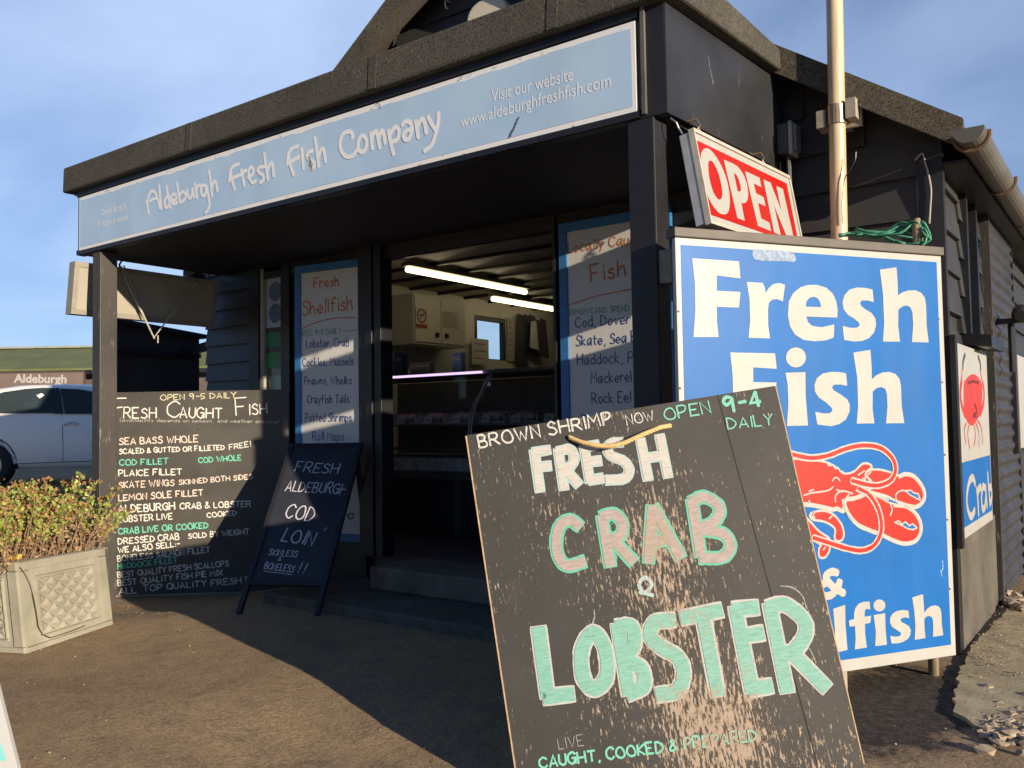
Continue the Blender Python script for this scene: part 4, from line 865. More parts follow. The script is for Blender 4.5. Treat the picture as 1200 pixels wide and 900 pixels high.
# ================================================================== THINGS ROUND THE SHOP
# ---- crab sign on the side wall
b = Board(V((XR+.03, 1.5, 1.4)), (0,1,0), (1,0,0)); b.P = on_plane(b.P, b.n, 1119, 401); b = Board(b.P, b.u, b.n)
t = b.thing('crab_sign', 'tall white sign with a red crab and the word Crab on the side wall', 'sign')
wK = b.px(1156, 420)[0]; hK = b.px(1130, 632)[1]
MB().box((0,0,hK),(wK,.012,0)).build('panel', TRIM, t, local=True)
MB().box((-.06,-.01,hK-.03),(-.004,.012,.03)).build('side_batten', BLK, t, local=True)
C1 = crop(1110,390,3.6)
mb = MB(); q0, q1 = b.px(*C1([(62,548)])[0]), b.px(*C1([(70,845)])[0])
mb.fill([[(.05,-.0012,q0[1]),(wK-.02,-.0012,q0[1]),(wK-.02,-.0012,hK+.05),(.05,-.0012,hK+.05)]]); mb.build('face', SB, t, local=True)
CR = plain('crab_red', (.60,.03,.02), .4, .25, 8); CRD = plain('crab_dark', (.16,.02,.02), .5); CTIP = plain('claw_tip', (.07,.07,.08), .5); CPINK = plain('crab_pink', (.62,.25,.2), .5)
polyset(b, 'crab_body', t, CR, C1, [[rounded(pairs('70,222 84,190 108,174 130,188 146,222 146,290 136,345 122,372 104,392 86,376 72,330'), 4)]], -.0014)
strokes(b, 'crab_claw', t, CR, C1, ['~76,350 60,300 55,250 60,205 64,178'], .030, -.0016); strokes(b, 'crab_claw', t, CR, C1, ['~138,345 152,300 155,250 148,205 142,170'], .030, -.0016); strokes(b, 'crab_claw', t, CPINK, C1, ['~61,200 63,180 64,155','~147,200 143,175 140,158'], .028, -.0019)
strokes(b, 'crab_claw_tip', t, CTIP, C1, ['~65,154 66,122 74,92','~140,156 138,128 129,98'], .020, -.0022)
strokes(b, 'crab_leg', t, CR, C1, ['~80,380 72,410 78,470','~90,390 86,430 94,490','~112,385 118,430 112,480','~128,370 142,400 150,470','~120,380 132,420 134,480'], .009, -.0016)
strokes(b, 'crab_mark', t, CRD, C1, ['~112,300 124,330 108,350 122,352','~86,212 108,205 132,212'], .018, -.0024)
strokes(b, 'lettering', t, TRIM, C1, ['~116,640 106,612 90,630 80,690 84,745 98,775 114,748','~122,655 126,700 130,768','~124,690 130,660 140,650','~158,655 148,650 142,690 146,740 156,735 160,690','~160,645 162,690 166,735','~168,590 172,650 178,725','~172,660 182,650 186,690 178,722'], .038, -.0022)
# ---- board and lamp further along the wall
X2 = XR+.05
q = on_x(X2, 1197, 470)
t = thing('notice_board', (X2, q.y, 1.0), 'white framed board at the far right beyond the corrugated sheet', 'notice board')
ya, zt, zb_ = on_x(X2,1189,408).y, on_x(X2,1190,410).z, on_x(X2,1192,532).z
MB().box((X2-.06, ya, zb_), (X2, ya+.7, zt)).build('frame', DARK, t); MB().box((X2+.001, ya+.07, zb_+.03), (X2+.006, ya+.68, zt-.03)).build('panel', TRIM, t)
q = on_x(X2+.05, 1186, 375)
t = thing('wall_lamp', q, 'small black lamp on a bracket above the far right notice board', 'lamp')
MB().box((X2-.06,q.y-.02,q.z-.02),(X2+.12,q.y+.02,q.z+.01)).tube([(X2+.04,q.y+.05,q.z), (X2+.04,q.y+.05,q.z-.3)], .02).build('bracket', DARK, t); MB().lathe((X2+.10,q.y-.02,q.z+.03), [(.03,-.05),(.05,-.02),(.05,.03),(.03,.05)], (0,1,.3)).build('lamp_head', DARK, t)
q = on_x(XR+.06, 1193, 460)
# loose wire on the front corner
tag(MB().tube(curve3([on_y(YG-.045, x, y) for x, y in ((1072,188),(1081,180),(1084,190),(1087,200),(1091,222),(1090,245),(1089,262))]), .004, 6).build('loose_wire', plain('pale_wire', (.40,.38,.34), .5)), 'pale loose wire hanging on the front corner board', 'wire')
# stake with green twine
st = on_y(.93, 1075, 268)
tag(MB().tube([(st.x, st.y, gz(st.x, st.y)-.02), (st.x, st.y, st.z), (st.x, st.y, on_y(.93,1075,256).z)], [.020,.020,.012], 10).build('wooden_stake', plain('stake_wood', (.30,.23,.15), .8, .3, 8, stretch=(9,9,1)), smooth_=True), 'short round wooden stake behind the blue fish sign', 'stake')
mb = MB(); rnd = random.Random(11)
def tw(pts, r=.0045):
    p = [on_y(.93 + rnd.uniform(-.03, .03), x, y) for x, y in pts]; out = []
    for i in range(len(p)-1):
        for k in range(5): out.append(p[i].lerp(p[i+1], k/5))
    out.append(p[-1])
    for _ in range(3): out = [out[0]] + [(out[i-1]+out[i]*2+out[i+1])/4 for i in range(1, len(out)-1)] + [out[-1]]
    mb.tube(out, r, 5)
for k in range(9):
    a = rnd.uniform(-7, 7); tw([(1003, 272+rnd.uniform(-6,6)), (1022, 276+a*.8), (1038, 274+a*.2), (1056, 268+a*1.5), (1074, 258+rnd.uniform(-2,22)), (1083, 262+rnd.uniform(-6,14)), (1088+rnd.uniform(-2,5), 280), (1080, 288)])
for k in range(6):
    tw([(1036+rnd.uniform(-4,4), 277), (1052, 286+rnd.uniform(-4,3)), (1070, 290+rnd.uniform(-6,2)), (1080, 284), (1074+rnd.uniform(-4,8), 266)])
for k in range(4): tw([(1040, 277+rnd.uniform(-3,3)), (1020, 273+rnd.uniform(-4,6)), (1000, 270+rnd.uniform(-4,10)), (983, 274+rnd.uniform(-3,4))], .004)
tag(mb.build('green_twine', plain('green_twine', (.06,.27,.17), .6, .3, 40), smooth_=True), 'tangled green twine looped between pole and stake', 'twine')

# ---- sign hanging on the far side, seen from behind
q = on_x(-4.06, 137, 314)
hang = thing('hanging_sign', (-4.06, .5, 2.14), 'blank cream back of a box sign hanging under the left end of the porch', 'sign')
y0, y1 = -.06, 1.02; zt, zb_ = 2.145, 1.815
tilt = .05
def hx(y, z, x): return (x - (zt-z)/(zt-zb_)*tilt*1.0, y, z)
mb = MB(); mb.hexa([hx(y0,zb_,-4.11), hx(y0,zb_,-4.05), hx(y1,zb_,-4.05), hx(y1,zb_,-4.11), hx(y0,zt,-4.11), hx(y0,zt,-4.05), hx(y1,zt,-4.05), hx(y1,zt,-4.11)]); mb.build('case', plain('cream_back', (.36,.33,.27), .6, .12, 3), hang)
mb = MB(); e = .028
for (ya, za, yb_, zb2) in ((y0-.004,zb_-.006,y1+.004,zb_+e),(y0-.004,zt-e,y1+.004,zt+.006),(y0-.004,zb_+e+.001,y0+e,zt-e-.001),(y1-e,zb_+e+.001,y1+.004,zt-e-.001)):
    mb.hexa([hx(ya,za,-4.116), hx(ya,za,-4.043), hx(yb_,za,-4.043), hx(yb_,za,-4.116), hx(ya,zb2,-4.116), hx(ya,zb2,-4.043), hx(yb_,zb2,-4.043), hx(yb_,zb2,-4.116)])
mb.build('frame', plain('grey_sign_frame', (.28,.26,.22), .6, .15, 8), hang)
MB().tube([on_x(-4.03,x,y) for x,y in ((142,312),(152,338),(166,366),(180,396),(196,375),(214,352),(231,331))], .006, 6).tube([on_x(-4.025,x,y) for x,y in ((145,311),(157,342),(169,371),(181,397))], .005, 6).tube([on_x(-4.02,185,393), on_x(-4.02,185,402)], .005, 6).build('rope', plain('grey_rope', (.42,.40,.35), .8), hang)
MB().tube([on_x(-4.05,x,y) for x,y in ((141,318),(140,310),(143,305),(139,302))], .007, 6).tube([(-4.06,.95,2.15),(-4.06,.95,2.2)], .006, 6).build('hook', DARK, hang)
lp = on_y(.95, 226, 315)
lamp = thing('bulkhead_lamp', lp, 'round black bulkhead lamp under the left end of the porch ceiling', 'lamp')
MB().lathe((lp.x, lp.y, 2.203), [(.055,0),(.06,-.01),(.066,-.05),(.05,-.075),(.02,-.085)], n=18).build('housing', DARK, lamp, smooth_=True)
MB().tube([on_y(.92,x,y) for x,y in ((238,307),(240,314),(237,319),(241,322))], .006, 6).build('hook', plain('grey_hook', (.3,.29,.27), .5), lamp)

# ---- black screen fence to the left
fx = -5.6
fen = thing('screen_fence', (fx, 1.5, 0), 'black boarded screen with a sloping cap left of the shop', 'fence')
mb = MB(); mb.hexa([(fx-.05,1.03,0),(fx,1.03,0),(fx,1.915,0),(fx-.05,1.915,0),(fx-.05,1.03,1.97),(fx,1.03,1.97),(fx,1.915,1.89),(fx-.05,1.915,1.89)]); mb.build('boards', black_wood('fence_black', (.034,.031,.028), (.1,.09,.08), .66, .7), fen)
mb = MB(); mb.hexa([(fx-.08,1.0,1.975),(fx+.05,1.0,1.975),(fx+.05,1.97,1.885),(fx-.08,1.97,1.885),(fx-.08,1.0,2.012),(fx+.05,1.0,2.012),(fx+.05,1.97,1.922),(fx-.08,1.97,1.922)]); mb.box((fx+.001,1.03,1.70),(fx+.03,1.915,1.74)); mb.build('cap', BLK, fen)
za = on_y(1.5, 240, 406).z
MB().beam((fx+.002, 1.75, za), (XL+.0, 1.3, za), .05, .07).build('rail', BLK, fen)

# ---- planter
A_ = on_z(0, 31, 766); B_ = on_z(0, 131, 732); ex = (B_-A_); Lx = ex.length; ex.normalize(); ey = V((-ex.y, ex.x, 0))
nF = V((ex.y, -ex.x, 0))
At = on_plane(A_, nF, 20, 663); Bt = on_plane(A_, nF, 121, 638)
Ht = (At.z+Bt.z)/2; At.z = Ht+.008; Bt.z = Ht-.008
Lz = Lx*.95
A2_, B2_ = A_+ey*Lz, B_+ey*Lz; At2, Bt2 = At+ey*Lz, Bt+ey*Lz
pl = thing('planter', (A_+B2_)/2, 'square pale stone planter with a diamond lattice on its sides', 'planter')
def stone_mat():
    g = NG('cast_stone'); f = g.noise(5, 6, .65); st_ = g.noise(3, 5, .7, (1,1,.35)); fi = g.noise(70, 4, .8)
    c = g.mix(g.ramp(f, .3, .7), (.26,.245,.195), (.36,.34,.275)); c = g.mix(g.math('MULTIPLY', g.ramp(st_, .52, .7), .55), c, (.17,.175,.11)); c = g.mix(g.math('MULTIPLY', g.ramp(fi, .55, .7), .35), c, (.14,.13,.11))
    g.bump(g.math('ADD', fi, f), .4, .004); return g.fin(c, .8)
STONE = stone_mat()
def face(P00, P10, P01, P11, n):
    def f(u, v, o=0.0): return P00*(1-u)*(1-v) + P10*u*(1-v) + P01*(1-u)*v + P11*u*v + n*o
    return f
mb = MB(); th = .035
ri = [At+(ex+ey)*th, Bt+(-ex+ey)*th, Bt2+(-ex-ey)*th, At2+(ex-ey)*th]
for p in ((A_,B_,Bt,At),(B_,B2_,Bt2,Bt),(B2_,A2_,At2,Bt2),(A2_,A_,At,At2)): mb.quad(*p)
o4 = [At,Bt,Bt2,At2]
for i in range(4): mb.quad(o4[i], o4[(i+1)%4], ri[(i+1)%4], ri[i]); mb.quad(ri[i], ri[(i+1)%4], ri[(i+1)%4]-V((0,0,.12)), ri[i]-V((0,0,.12)))
mb.build('tub', STONE, pl)
for f in (face(A_,B_,At,Bt,nF), face(A2_,A_,At2,At,-ex), face(B_,B2_,Bt,Bt2,ex)):
    mb = MB()
    def bar(u0,v0,u1,v1,o0=.002,o1=.012):
        mb.hexa([f(u0,v0,-.004),f(u1,v0,-.004),f(u1,v1,-.004),f(u0,v1,-.004),f(u0+.008,v0+.008,o1),f(u1-.008,v0+.008,o1),f(u1-.008,v1-.008,o1),f(u0+.008,v1-.008,o1)])
    bar(0,.90,1,1); bar(0,0,1,.07); bar(0,.07,.10,.90); bar(.90,.07,1,.90)
    bar(.15,.80,.85,.825); bar(.15,.13,.85,.155); bar(.15,.155,.175,.80); bar(.825,.155,.85,.80)
    nd = 4; u0,u1,v0,v1 = .19,.81,.17,.785; du, dv = (u1-u0)/nd, (v1-v0)/nd
    for i in range(2*nd+1):
        for j in range(2*nd+1):
            if (i+j) % 2 == 0: continue
            cu, cv = u0+i*du/2, v0+j*dv/2; k = .86; pts = [(cu-du/2*k,cv),(cu,cv-dv/2*k),(cu+du/2*k,cv),(cu,cv+dv/2*k)]
            pts = [(min(max(a,u0),u1), min(max(c,v0),v1)) for a, c in pts]
            ins = [((a-cu)*.45+cu, (c-cv)*.45+cv) for a, c in pts]
            lo = [f(a,c,.001) for a, c in pts]; hi = [f(a,c,.013) for a, c in ins]
            for m in range(4): mb.quad(lo[m], lo[(m+1)%4], hi[(m+1)%4], hi[m])
            mb.quad(*hi)
    mb.build('lattice_panel', STONE, pl)
pb = Board(A_+nF*.016, ex, nF)
mb = MB(); c_ = crop(0,640,6.43); 
pts = [on_plane(A_+nF*.016, nF, *p) for p in c_(pairs('150,160 190,215 225,290 255,400 275,510 290,610 320,665 380,690 450,670 540,640 640,600'))]
mb.tube([V(p) for p in pts], .0022, 5); mb.build('crack_line', plain('dark_crack', (.05,.045,.035), .9), pl)
SOIL = plain('soil', (.06,.045,.03), .95, .4, 20, bump=.8); mb = MB(); mb.quad(*[p-V((0,0,.03)) for p in ri]); mb.build('soil', SOIL, pl)
TERR = plain('terracotta_shard', (.55,.36,.2), .8)
mb = MB(); q = Bt - ex*.14 + ey*.06; mb.obox(q-V((0,0,.03)), ex*.10, ey*.03, (0,0,.05)); mb.build('shard', TERR, pl)

# ---- the succulent shrub in it
rnd = random.Random(21)
sh_ = thing('sedum_shrub', (A_+B2_)/2+V((0,0,Ht-.03)), 'bushy sedum with green and russet heads growing in the stone planter', 'plant')
stems, leaves, heads, dry = MB(), MB(), MB(), MB()
cx_ = (At+Bt2)/2; 
def leaf(m, p, d, l, w):
    d = d.normalized(); s = d.orthogonal().normalized(); s = (Matrix.Rotation(rnd.uniform(0,6.28),3,d) @ s); tip = p+d*l; mid = p+d*l*.55
    vs = [m.bm.verts.new(x) for x in (p, mid+s*w, tip, mid-s*w)]; m.bm.faces.new(vs)
def rv(): return V((rnd.gauss(0,1), rnd.gauss(0,1), rnd.gauss(0,1))).normalized()
for i in range(190):
    u, v = rnd.uniform(-.1,1.02), rnd.uniform(.04,.96)
    base = At*(1-u)*(1-v)+Bt*u*(1-v)+At2*(1-u)*v+Bt2*u*v; base.z = Ht-.03
    hgt = rnd.uniform(.27,.37)*(1+.55*mnoise.noise(V((base.x*6.5, base.y*6.5, 3.1))))*(1.10-.55*(abs(u-.42)**2)*2)*(1-.25*abs(v-.5)); lean = V((rnd.gauss(0,.06)+(u-.45)*.16, rnd.gauss(0,.06)+(v-.5)*.1, 0)); lean = ex*lean.x+ey*lean.y
    tip = base + lean + V((0,0,hgt)); midp = base.lerp(tip,.5)+V((rnd.gauss(0,.012),rnd.gauss(0,.012),0))
    stems.tube([base, midp, tip], [.0038,.003,.0024], 5)
    if rnd.random() < .8:
        for k in range(58):
            f = rnd.uniform(.30,1)**.65; p = base.lerp(tip, f) + rv()*rnd.uniform(.0,.042)
            d = rv()+V((0,0,.7)); leaf(leaves if rnd.random() < .78 else heads, p, d, rnd.uniform(.014,.034), rnd.uniform(.005,.0115))
        for k in range(16): leaf(heads if rnd.random() < .7 else leaves, tip+V((rnd.gauss(0,.018),rnd.gauss(0,.018),rnd.gauss(.0,.008))), rv()+V((0,0,.6)), rnd.uniform(.012,.022), rnd.uniform(.005,.009))
    for k in range(26):
        f = rnd.uniform(.02,.7); p = base.lerp(tip, f)+rv()*.022; leaf(dry, p, rv()+V((0,0,-.1)), rnd.uniform(.018,.042), rnd.uniform(.003,.008))
for k in range(260):
    u, v = rnd.uniform(0,1), rnd.uniform(0,.9); p = At*(1-u)*(1-v)+Bt*u*(1-v)+At2*(1-u)*v+Bt2*u*v; p.z = Ht-.02+rnd.uniform(0,.03)
    q_ = p+V((rnd.gauss(0,.03),rnd.gauss(0,.03),rnd.uniform(.02,.12))); stems.tube([p,q_], .0016, 4)
leaves.build('foliage', plain('sedum_green', (.24,.29,.065), .5, .55, 22), sh_, fix=False); heads.build('seed_head', plain('sedum_russet', (.30,.15,.06), .7, .45, 60), sh_, fix=False)
stems.build('stem', plain('sedum_stem', (.24,.15,.095), .7, .4, 30), sh_); dry.build('dry_leaf', plain('dry_leaf', (.30,.20,.11), .8, .4, 50), sh_, fix=False)
mb = MB(); q = At+ex*.02+ey*.05+V((0,0,.012))
for k in range(9):
    a = k*.7; leaf(mb, q, V((math.cos(a), math.sin(a), .25)), .05, .012)
tag(mb.build('fallen_leaf', plain('yellow_leaf', (.65,.46,.06), .6, .2, 30), fix=False), 'bright yellow fallen leaf on the planter corner', 'leaf')
# grass tuft left of the planter
gq = on_z(0, -2, 752); mb = MB()
for k in range(170):
    p = gq + V((rnd.gauss(0,.05), rnd.gauss(0,.05), 0)); d = V((rnd.gauss(0,.07), rnd.gauss(0,.07), rnd.uniform(.10,.22))); s = V((rnd.uniform(-1,1), rnd.uniform(-1,1), 0)).normalized()*.0025
    m_ = p+d*.6; e_ = p+d+V((d.x,d.y,-.02)); vs = [mb.bm.verts.new(x) for x in (p-s,p+s,m_+s*.8,e_,m_-s*.8)]; mb.bm.faces.new(vs)
tag(mb.build('grass_tuft', plain('tuft_green', (.13,.16,.05), .7, .4, 20), fix=False), 'small tuft of yellow green grass left of the planter', 'grass')

# ---- silver car
D = 12.2
side = cam2w(V((1,0,0))); fwd = V((side.x, side.y, 0)).normalized(); out = V((fwd.y, -fwd.x, 0))     # out = towards the camera
S0 = CAM + cam2w(V(((30-600)/FOC*D, 0, D))); S0.z = 0
gcar = on_plane(S0, out, 60, 548).z - .26
def cs(px_, py_): q = on_plane(S0, out, px_, py_) - S0; return (q.dot(fwd), q.z-gcar)     # (along car, height over ground)
car = thing('parked_car', S0 - out*.85 + V((0,0,gcar)), 'silver hatchback parked behind the planter, front hidden by the porch post', 'car')
c0, c1 = cs(-12, 540)[0]-.78, cs(-12,540)[0]+2.55+.85                     # bumper ends
L_, = (c1-c0,)
lev = [(.24, .25, .12, .80), (.34, .06, .03, .86), (.55, .0, .0, .885), (.72, .02, .03, .885), (.86, .06, .16, .88), (.97, .10, 1.08, .855), (1.12, .22, 1.36, .79), (1.28, .38, 1.66, .715), (1.38, .55, 1.92, .64), (1.435, .85, 2.2, .52), (1.45, 1.2, 2.4, .3)]
def wid(z):
    for (za,_,_,wa),(zb2,_,_,wb) in zip(lev, lev[1:]):
        if za <= z <= zb2: return wa+(wb-wa)*(z-za)/(zb2-za)
    return lev[0][3] if z < lev[0][0] else lev[-1][3]
def cp(s, z, o=0.0): return S0 + fwd*s + out*(wid(z)-.885+o) + V((0,0,gcar+z))
mb = MB(); rings = []
for z, r0, r1, w in lev:
    xa, xb = c0+r0, c1-r1; ring = []; N = 9; rr = min(.3, w*.6)
    for (sx_, sy_, a0_) in ((xa, 1, 0), (xb, 1, 0), (xb, -1, 0), (xa, -1, 0)):
        pass
    def P(s, o): return S0 + fwd*s + out*(o-.885) + V((0,0,gcar+z))
    ring += [P(xa, w-rr), P(xa+rr*.3, w-rr*.3), P(xa+rr, w)] + [P(xa+rr+(xb-xa-2*rr)*k/8, w) for k in range(1,8)] + [P(xb-rr, w), P(xb-rr*.3, w-rr*.3), P(xb, w-rr), P(xb, -w+rr), P(xb-rr*.3, -w+rr*.3), P(xb-rr, -w)] + [P(xb-rr-(xb-xa-2*rr)*k/8, -w) for k in range(1,8)] + [P(xa+rr, -w), P(xa+rr*.3, -w+rr*.3), P(xa, -w+rr)]
    rings.append([mb.bm.verts.new(p) for p in ring])
for A, B in zip(rings, rings[1:]):
    for k in range(len(A)): mb.bm.faces.new((A[k], A[(k+1)%len(A)], B[(k+1)%len(A)], B[k]))
mb.bm.faces.new(rings[-1]); mb.bm.faces.new(rings[0][::-1])
CARP = plain('silver_paint', (.90,.87,.82), .3, .02, 2, 0)
body = mb.build('body', CARP, car, smooth_=True)
CG = plain('car_glass', (.035,.05,.055), .12, .2, 2, spec=.12)
def side_poly(name, pts, mat, o=.028):
    q = [cs(*p) for p in pts]; dense = []
    for i in range(len(q)):
        a, c2 = q[i], q[(i+1)%len(q)]
        for k in range(4): dense.append((a[0]+(c2[0]-a[0])*k/4, a[1]+(c2[1]-a[1])*k/4))
    mb = MB(); mb.fill([[cp(s, z, o) for s, z in dense]]); return mb.build(name, mat, car)
side_poly('window', [(-25,484),(-22,466),(-5,459),(20,455),(40,453.5),(55,454),(58,462),(60,484)], CG); side_poly('window', [(61,454.5),(84,455.5),(100,458),(118,464),(140,474),(150,485),(75,485),(68,466)], CG)
side_poly('window_pillar', [(55.5,453.5),(60.5,454),(67,466),(74,485),(61,484.5),(58.5,462)], DARK, .036)
mb = MB()
for pts in (((71,486),(73,500),(74,520),(72.5,541)), ((-2,512),(4,522),(12,533),(22,543.5)), ((-40,499),(0,498)), ((22,543.5),(72,541.5),(150,539))): mb.tube([cp(*cs(*p), .001) for p in pts], .005, 5)
mb.build('door_seam', DARK, car)
MB().tube([cp(*cs(x,y), .02) for x, y in ((76,498),(80,496),(86,495.5),(92,497.5))], .016, 6).build('door_handle', plain('handle_chrome', (.5,.5,.52), .25, .1, 5, .5), car)
def wheel(s):
    ce = S0 + fwd*s - out*.13 + V((0,0,gcar+.31)); mb = MB(); mb.lathe(ce, [(.20,0),(.31,.01),(.315,.10),(.315,.18),(.29,.2),(.22,.205),(.2,.19)], out, 28); wh = mb.build('wheel', plain('tyre', (.02,.02,.02), .8), car)
    mb = MB(); mb.lathe(ce, [(.06,.18),(.2,.196),(.205,.199)], out, 28); mb.build('rim', CHROME, wh)
    mb = MB(); mb.fill([[cp(s+.37*math.cos(a), max(.25,.33+.37*math.sin(a)), .004) for a in (2*math.pi*k/28 for k in range(28))]]); mb.build('wheel_arch', DARK, car)
wheel(cs(-12,540)[0]); wheel(cs(-12,540)[0]+2.55)

# ---- long green-roofed building behind the car
D = 26
gb0 = CAM + cam2w(V(((-400-600)/FOC*D, 0, D))); gb1 = CAM + cam2w(V(((330-600)/FOC*D, 0, D)))
fw2 = (gb1-gb0); fw2.z = 0; LL = fw2.length; fw2.normalize(); ou2 = V((fw2.y, -fw2.x, 0)); gb0.z = 0
bb_ = Board(gb0, fw2, ou2)
zr_ = bb_.px(50, 408)[1]; ze_ = bb_.px(50, 434.5)[1]
zr2 = zr_+.0
far = thing('long_building', gb0+fw2*LL/2 + V((0,0,.27)), 'long low building with a mossy green felt roof behind the car', 'building')
Wl = lambda s, o, z: gb0 + fw2*s - ou2*o + V((0,0,z))
mb = MB(); mb.hexa([Wl(0,.3,.2),Wl(LL,.3,.2),Wl(LL,7,.2),Wl(0,7,.2),Wl(0,.3,ze_),Wl(LL,.3,ze_),Wl(LL,7,ze_),Wl(0,7,ze_)]); mb.build('wall', plain('far_wall', (.10,.08,.07), .8, .3, 3), far)
mb = MB(); mb.hexa([Wl(-.3,-.15,ze_-.02),Wl(LL+.3,-.15,ze_-.02),Wl(LL+.3,4,zr_+.28),Wl(-.3,4,zr_+.28),Wl(-.3,-.15,ze_+.05),Wl(LL+.3,-.15,ze_+.05),Wl(LL+.3,4,zr_+.36),Wl(-.3,4,zr_+.36)]); mb.build('roof', plain('green_felt_roof', (.13,.15,.055), .9, .22, 1.2), far)
mb = MB(); mb.hexa([Wl(-.3,4.01,zr_+.27),Wl(LL+.3,4.01,zr_+.27),Wl(LL+.3,8,ze_),Wl(-.3,8,ze_),Wl(-.3,4.01,zr_+.36),Wl(LL+.3,4.01,zr_+.36),Wl(LL+.3,8,ze_+.05),Wl(-.3,8,ze_+.05)]); mb.build('roof', plain('green_felt_roof', (.13,.15,.055)), far)
mb = MB(); mb.hexa([Wl(-.3,-.2,ze_-.13),Wl(LL+.3,-.2,ze_-.13),Wl(LL+.3,-.16,ze_-.13),Wl(-.3,-.16,ze_-.13),Wl(-.3,-.2,ze_-.01),Wl(LL+.3,-.2,ze_-.01),Wl(LL+.3,-.16,ze_-.01),Wl(-.3,-.16,ze_-.01)]); mb.build('fascia', BLK, far)
mb = MB(); mb.hexa([Wl(-.35,3.85,zr_+.365),Wl(LL+.35,3.85,zr_+.365),Wl(LL+.35,4.15,zr_+.365),Wl(-.35,4.15,zr_+.365),Wl(-.35,3.9,zr_+.44),Wl(LL+.35,3.9,zr_+.44),Wl(LL+.35,4.1,zr_+.44),Wl(-.35,4.1,zr_+.44)]); mb.build('ridge_cap', plain('ridge_cap', (.30,.32,.27), .7), far)
for s in (LL*.30, LL*.46, LL*.62):
    w_ = MB(); w_.hexa([Wl(s,.27,.9),Wl(s+1.4,.27,.9),Wl(s+1.4,.31,.9),Wl(s,.31,.9),Wl(s,.27,1.9),Wl(s+1.4,.27,1.9),Wl(s+1.4,.31,1.9),Wl(s,.31,1.9)]); w_.build('window', CG, far)
b = Board(gb0+ou2*.21, fw2, ou2); p0 = b.px(-70, 438); p1 = b.px(98, 440)
b = Board(b.w(p0[0], p0[1]-.02), fw2, ou2)
t = b.thing('shop_board', 'brown name board with cream letters under the green roof', 'sign')
wS = b.px(98, 445)[0]; hS = -.62
MB().box((0,0,hS),(wS,.03,0)).build('panel', plain('brown_board', (.16,.115,.10), .7, .12, 2), t, local=True)
MB().box((-.02,-.01,-.001),(wS+.02,.02,.05)).box((wS+.001,-.01,hS),(wS+.05,.03,-.002)).build('frame', plain('dark_brown', (.06,.045,.04), .7), t, local=True)
font_line(b, t, 'lettering', 'Aldeburgh', b.px(16,448), b.px(78,449), .26, TRIM, -.004, .03)

# ---- near corner of another painted board, bottom left
q = on_z(0, 24, 905)
u = V((.75,-.66,0)).normalized(); n_ = V((.62,-.70,.25)).normalized()
b = Board(q, V((.78,.62,0)), V((.62,-.78,.22))); 
uu = V((.80,.60,0)); b = Board(on_z(.0, 24, 912), uu, V((.60,-.80,.26)))
t = b.thing('white_board', 'white framed board with a turquoise face, only its edge showing bottom left', 'sandwich board')
hh = b.px(0, 818)[1]
tl = b.px(-1, 812); dv = V((tl[0], tl[1]))*3.0
mb = MB(); mb.prism([(0,0,0),(dv[0]*1.0,0,dv[1]*1.0),(dv[0]*1.0-.6,0,dv[1]*1.0),(-.6,0,0)], (0,.018,0)); mb.build('panel', WHITE, t, local=True)
mb = MB(); mb.fill([[(-.05,-.0015,.05),(dv[0]-.05,-.0015,dv[1]-.04),(dv[0]-.58,-.0015,dv[1]-.04),(-.58,-.0015,.05)]]); mb.build('face', plain('turquoise_face', (.18,.55,.55), .5), t, local=True)
MB().beam(b.w(dv[0]-.5, dv[1]-.05, .03), V((b.w(dv[0]-.5, dv[1]-.05).x-.6*.4, b.w(dv[0]-.5, dv[1]-.05).y+.8*.4, 0)), .03, .02, up=(1,0,0)).build('rear_leg', GREYW, t)

# ---- rubble along the apron edge
rnd = random.Random(5); mb = MB()
def stone(c, r):
    vs = []
    g_ = bmesh.ops.create_icosphere(mb.bm, subdivisions=1, radius=r, matrix=Matrix.Translation(c) @ Matrix.Diagonal((rnd.uniform(.7,1.4), rnd.uniform(.7,1.4), rnd.uniform(.45,.8), 1)))
    for v in g_['verts']: v.co += V((rnd.uniform(-1,1), rnd.uniform(-1,1), rnd.uniform(-1,1)))*r*.28
for k in range(120):
    f = rnd.random(); p = on_z(.0, 1153+f*60, 694+f*24+rnd.gauss(0,3.5)); stone(V((p.x, p.y, .02)), abs(rnd.gauss(.016,.012))+.006)
for k in range(170):
    f = rnd.random(); p = on_z(.0, 1150+f*60, 850+rnd.gauss(0,14)+f*6); stone(V((p.x, p.y, gz(p.x,p.y)+.006)), abs(rnd.gauss(.008,.006))+.003)
for k in range(130):
    p = on_z(0, rnd.uniform(1135,1210), rnd.uniform(700,800)); stone(V((p.x, p.y, .019)), rnd.uniform(.002,.006))
struct(mb.build('rubble', plain('rubble_stone', (.34,.27,.19), .9, .4, 14), fix=False), 'stuff')
mb = MB()
for k in range(420):
    x, y = rnd.uniform(-4.2,1.6), rnd.uniform(-2.2,.36); stone(V((x,y,gz(x,y)+.008)), rnd.uniform(.0012,.0035))
struct(mb.build('grit', plain('pale_grit', (.42,.38,.32), .9, .4, 30), fix=False), 'stuff')

